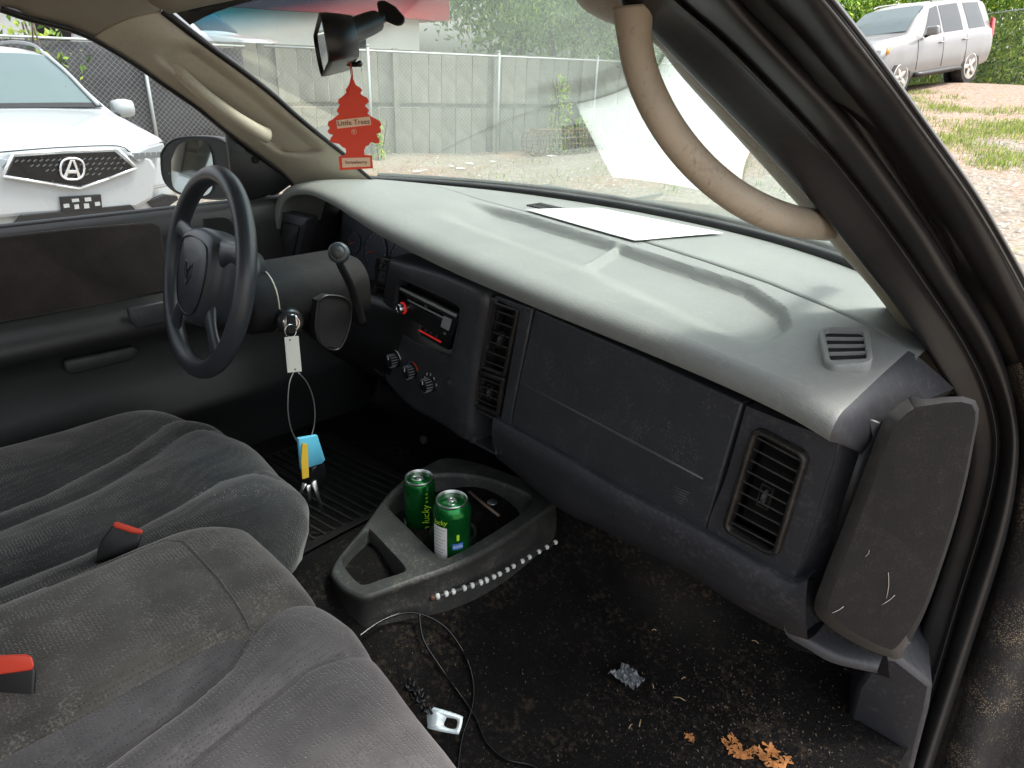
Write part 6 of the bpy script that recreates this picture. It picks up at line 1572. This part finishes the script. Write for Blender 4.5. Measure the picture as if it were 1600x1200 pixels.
# ---- white SUV facing us through the driver window
white = mat('white_car_paint', (.34,.36,.37), .32, coat=.5, spec=.5)
E0 = D(113, 264, 5.15); Oa = Vector((E0.x-.10, E0.y-.01, GZ)); fw = Vector((1, .02, 0)).normalized()
stA = [(0,.50,.40,.80,.90,.42),(.06,.66,.30,.88,.975,.56),(.18,.80,.24,.93,1.02,.66),(.45,.93,.22,.98,1.07,.74),(.9,.965,.22,1.02,1.115,.78),(1.28,.975,.22,1.05,1.15,.80),(1.75,.98,.22,1.06,1.42,.73),(2.15,.98,.22,1.07,1.585,.68),(2.5,.98,.22,1.075,1.635,.66),(3.2,.98,.22,1.08,1.645,.66),(4.2,.97,.24,1.10,1.60,.64),(4.7,.94,.30,1.12,1.45,.62),(4.95,.86,.38,1.0,1.12,.60)]
R1_, W1, side1, top1, win1, S1_, b1_ = vehicle('parked_suv', Oa, fw, (0,0,1), stA, white, 'white parked SUV with a black mesh grille facing the driver window', 'car', [(.98,.37),(3.85,.37)], .37, 'parked cars')
b1_['label'] = 'glossy white body'
ws_m = car_glass('white_car_windshield', (.09,.13,.13), 1.8)  # raised teal base puts the sky's reflection into the colour
rows = [[top1(x, f, .008) for f in np.linspace(-.98, .98, 13)] for x in np.linspace(1.33, 2.12, 9)]
vs, fs = g_grid(rows); obj('windshield', vs, fs, ws_m, R1_)
vs, fs = g_grid([[top1(x, f, .010) for f in np.linspace(-1.02, 1.02, 13)] for x in (1.29, 1.35)]); obj('cowl', vs, fs, M['black'], R1_)
for sg in (1, -1):
    win1('side_window', ((1.55,2.35),(2.0,2.4),.08,.82), sg); win1('side_window', ((2.42,3.35),(2.47,3.3),.08,.82), sg); win1('side_window', ((3.42,4.2),(3.38,3.95),.08,.82), sg)
    pts = [top1(x, sg*.97, .02) for x in np.linspace(1.30, 2.2, 8)]; obj('pillar_trim', *g_tube(pts, .018, 6), white, R1_)
    pts = [top1(x, sg*.99, z) for x, z in ((2.25,.02),(2.45,.05),(3.0,.055),(3.6,.05),(3.9,.02))]; obj('roof_rail', *g_tube(cat(pts, 16), .016, 8), M['dull'], R1_)
    # mirror
    c = W1(1.72, sg*1.07, 1.13); fr3 = (fw, Vector((0,0,1)).cross(fw), Vector((0,0,1)))
    prof_ = [(.02,-.10),(.07,-.09),(.085,-.03),(.085,.04),(.07,.09),(.02,.10)]
    vs, fs = g_lathe(c, prof_, 20, (Vector((0,0,1)), -fr3[0]*-1, Vector((0,1,0)))); mm_ = obj('side_mirror', vs, fs, white, R1_)
    vs, fs = g_tube([c+Vector((0,-sg*.03,-.05)), W1(1.62, sg*.92, 1.05)], .028, 8); obj('mirror_foot', vs, fs, M['black'], mm_)
def ON(u, v, o=0): return on(u, v, E0+fw*o, fw)
# rounded nose
def plate(name, px, o0, o1, matl, par=None, bv=.006, lab=None):
    vs, fs = g_prism([ON(u, v, o1) for u, v in px], -fw*(o1-o0)); q_ = obj(name, vs, fs, matl, par or R1_, smooth=False)
    if bv: bevel(q_, bv)
    if lab: q_['label'] = lab
    return q_
fasc = plate('front_bumper', [(-10,262),(15,238),(100,232),(190,229),(236,246),(246,262),(240,312),(214,326),(160,330),(40,338),(-30,345),(-60,340),(-40,280)], -.30, -.045, white, bv=.03)
gr = plate('grille', [(10,275),(24,245),(100,240),(180,237),(209,262),(168,277),(125,291),(90,286)], -.05, -.018, M['gloss'], bv=.002, lab='black mesh pentagon grille with a chrome frame')
frm = [ON(u, v, -.01) for u, v in ((4,275),(20,241),(100,236),(184,233),(214,262),(170,279),(124,295),(88,289),(4,275))]
mb = MB()
for a, b in zip(frm[:-1], frm[1:]): mb.add(*g_tube([a, b], .010, 8))
mb.obj('chrome_frame', mat('bright_frame', (.8,.81,.83), .2, .6), gr)
rg = random.Random(2)
mb = MB()
for i in range(19):
    for j in range(5):
        u = 26+i*9.6+(4.8 if j % 2 else 0); v = 249+j*8-(u-113)*.03
        lo = 285-abs(u-125)*.28
        if v < lo-3 and 22+ (j*0) < u < 202-j*4:
            p = ON(u, v, -.012); mb.add(*g_box(p, .004, .026, .008, (fw, Vector((0,.87,.5)), Vector((0,-.5,.87)))))
mb.obj('grille_mesh', M['crease'], gr, smooth=False)
# caliper style letter A emblem: oval ring and the letter
chrome2 = mat('emblem_chrome', (.85,.86,.88), .2, .8)
ring = [ON(113+18.5*abs(cos(a))**.75*(1 if cos(a) > 0 else -1), 264+16.5*abs(sin(a))**.75*(1 if sin(a) > 0 else -1), .012) for a in np.linspace(0, 2*pi, 41)]
obj('emblem_ring', *g_tube(ring, .008, 8, cap=False), chrome2, gr)
for px in ([(99,278),(110,250),(114,250),(109,263),(104,279)], [(127,278),(117,250),(113,250),(118,263),(122,279)], [(107,266),(119,266),(120,271),(106,271)]):
    q_ = [ON(u, v, .016) for u, v in px]; vs, fs = g_prism(q_, -fw*.016); bevel(obj('emblem_letter', vs, fs, chrome2, gr, smooth=False), .002)
obj('hood_gap', *g_tube(cat([ON(-20,240,-.10), ON(20,236,-.035), ON(100,230,-.02), ON(184,228,-.035), ON(206,238,-.06), ON(232,229,-.14), ON(254,222,-.22)], 30), .005, 5), M['black'], R1_)
# headlights
for px, lab in (([(204,243),(232,230),(254,224),(256,238),(246,244),(216,254)], None), ([(-60,262),(-10,246),(16,250),(4,262),(-50,280)], None)):
    hl_ = [ON(u, v, .012-.0024*max(0, abs(u-113)-88)) for u, v in px]; vs, fs = g_prism(hl_, -fw*.10); h_ = obj('headlight', vs, fs, M['lamp'], R1_, smooth=False); bevel(h_, .008)
    for k in range(5):
        t = (k+.5)/5; u = px[0][0]+(px[3][0]-px[0][0])*t*.85+4; v = px[0][1]+(px[3][1]-px[0][1])*t*.5+1
        vs, fs = g_box(ON(u, v, .014-.0024*max(0, abs(u-113)-88)), .012, .05, .045); obj('led_cell', vs, fs, M['lampdark'], h_, smooth=False)
pl8 = plate('plate_bracket', [(94,308),(158,304),(160,326),(97,331)], -.05, -.018, M['black'], bv=.002, lab='empty black licence plate bracket')
for px in ([(112,311),(123,310),(124,315),(113,316)], [(132,309),(142,308),(143,314),(133,315)], [(99,319),(108,318),(109,324),(100,325)], [(116,320),(123,319),(124,326),(117,327)], [(131,318),(139,318),(140,325),(132,326)], [(148,316),(156,315),(157,321),(149,322)]):
    plate('slot', px, -.02, -.0165, white, pl8, 0)
plate('lower_intake', [(34,337),(205,320),(218,334),(150,345),(20,352)], -.06, -.022, M['black'], bv=.002)
plate('fog_recess', [(230,315),(258,304),(277,306),(279,312),(262,324),(240,326)], -.16, -.10, M['black'], bv=.004)
plate('chrome_strip', [(205,300),(262,288),(262,291),(206,304)], -.12, -.06, M['dull'], bv=.002)

# ---- silver SUV on the rise to the right
silver = mat('silver_paint', (.21,.205,.20), .4, .25, coat=.5, var=.06, vscale=2)
Os = Vector((-5.064,14.714,.913)); ax_ = Vector((-.203,-.9733,-.1075)).normalized(); lat = Vector((.9713,-.2141,.1038)); upS = Vector((-.1241,-.0833,.9888)); wrS = .365; wb = 2.62
stS = [(0,.66,.42,.78,.86,.55),(.10,.80,.34,.90,.99,.68),(.30,.87,.30,.96,1.06,.74),(.9,.90,.30,.99,1.10,.76),(1.22,.905,.30,1.00,1.13,.77),(1.55,.905,.30,1.02,1.38,.73),(1.95,.905,.30,1.03,1.62,.68),(2.25,.905,.30,1.035,1.68,.665),(3.0,.905,.30,1.045,1.70,.665),(3.9,.895,.32,1.06,1.68,.66),(4.25,.88,.36,1.06,1.60,.645),(4.40,.84,.42,1.03,1.25,.64),(4.45,.78,.48,.95,1.02,.60)]
R2_, W2, side2, top2, win2, S2_, b2_ = vehicle('parked_suv', Os, ax_, upS, stS, silver, 'silver parked SUV on the rise beyond the passenger side door frame', 'car', [(.88,wrS),(.88+wb,wrS)], wrS, 'parked cars')
for sg in (1, -1):
    win2('side_window', ((1.58,2.28),(2.03,2.30),.06,.84), sg); win2('side_window', ((2.36,3.10),(2.36,3.06),.06,.84), sg); win2('side_window', ((3.34,4.02),(3.28,3.90),.06,.84), sg)
    c = W2(1.62, sg*1.02, 1.13); vs, fs = g_box(c, .12, .22, .16, (ax_, lat, upS)); mm_ = bevel(obj('side_mirror', vs, fs, silver, R2_), .035, 3); vs, fs = g_tube([c-upS*.04, W2(1.6, sg*.88, 1.04)], .03, 8); obj('mirror_foot', vs, fs, M['black'], mm_)
    for x in (2.12, 3.02):
        w_ = S2_(x)[0]; vs, fs = g_tube([W2(x, sg*(w_+.012), .90), W2(x+.18, sg*(w_+.012), .90)], .016, 8, flat=.8); obj('door_handle', vs, fs, silver, R2_)
    for x in (1.38, 2.30, 3.20):
        pts = [W2(x, sg*(S2_(x)[0]*k+.001), z) for k, z in ((.985,.46),(1.0,.66),(.995,.86),(.975,1.0))]; obj('door_gap', *g_tube(pts, .005, 4), M['void'], R2_)
    pts = [W2(x, sg*(S2_(x)[0]*.985), .37) for x in np.linspace(1.35, .88+wb-.46, 8)]; obj('sill_trim', *g_tube(pts, .055, 8, flat=.8), M['rubber'], R2_)
    vs, fs = g_prism([W2(x, sg*(.79), z) for x, z in ((4.26,.88),(4.42,.88),(4.40,1.22),(4.28,1.26))], lat*(sg*.055)); bevel(obj('tail_light', vs, fs, M['tail'], R2_), .012)
    vs, fs = g_prism([W2(x, sg*(.80), z) for x, z in ((.12,.74),(.36,.80),(.42,.93),(.14,.90))], lat*(sg*.085)); h_ = bevel(obj('headlight', vs, fs, M['lamp'], R2_), .012)
    vs, fs = g_prism([W2(x, sg*(.83), z) for x, z in ((.30,.80),(.42,.82),(.44,.93),(.34,.93))], lat*(sg*.062)); obj('indicator', vs, fs, M['amber'], h_)
    pts = [top2(x, sg*.97, z) for x, z in ((2.2,.015),(2.4,.05),(3.2,.055),(3.9,.05),(4.05,.015))]; obj('roof_rail', *g_tube(cat(pts, 14), .016, 8), silver, R2_)
rows = [[top2(x, f, .006) for f in np.linspace(-.96, .96, 11)] for x in np.linspace(1.27, 1.93, 8)]
vs, fs = g_grid(rows); obj('windshield', vs, fs, ws_m, R2_)
vs, fs = g_grid([[W2(4.0+.0, 0, 0), W2(4.0,.1,0)], [W2(4.1,0,.1), W2(4.1,.1,.1)]]); 
# ---- white car beyond the fence
cp3 = atoff(352, 78, 5.0); Oc3 = Vector((cp3.x, cp3.y, cp3.z-1.32))
f3 = Vector((fd.x*.75+fn_.x*.65, fd.y*.75+fn_.y*.65, 0)).normalized()
R3_, W3, side3, top3, win3, S3_, b3_ = vehicle('parked_car', (Oc3.x+f3.x*1.2, Oc3.y+f3.y*1.2, GZ+.72), f3, (0,0,1), [(s_[0], s_[1], s_[2], s_[3]+.02, s_[4]*1.13, s_[5]) for s_ in stS], white, 'white car whose top shows over the fence at the left edge of the windshield', 'car', [(.88,.36),(3.5,.36)], .36, 'parked cars')
for sg in (1, -1):
    win3('side_window', ((1.58,2.28),(2.03,2.30),.06,.84), sg); win3('side_window', ((2.36,3.10),(2.36,3.06),.06,.84), sg); win3('side_window', ((3.34,4.02),(3.28,3.90),.06,.84), sg)
rows = [[top3(x, f, .006) for f in np.linspace(-.96, .96, 11)] for x in np.linspace(1.27, 1.93, 8)]
vs, fs = g_grid(rows); obj('windshield', vs, fs, M['carglass'], R3_)
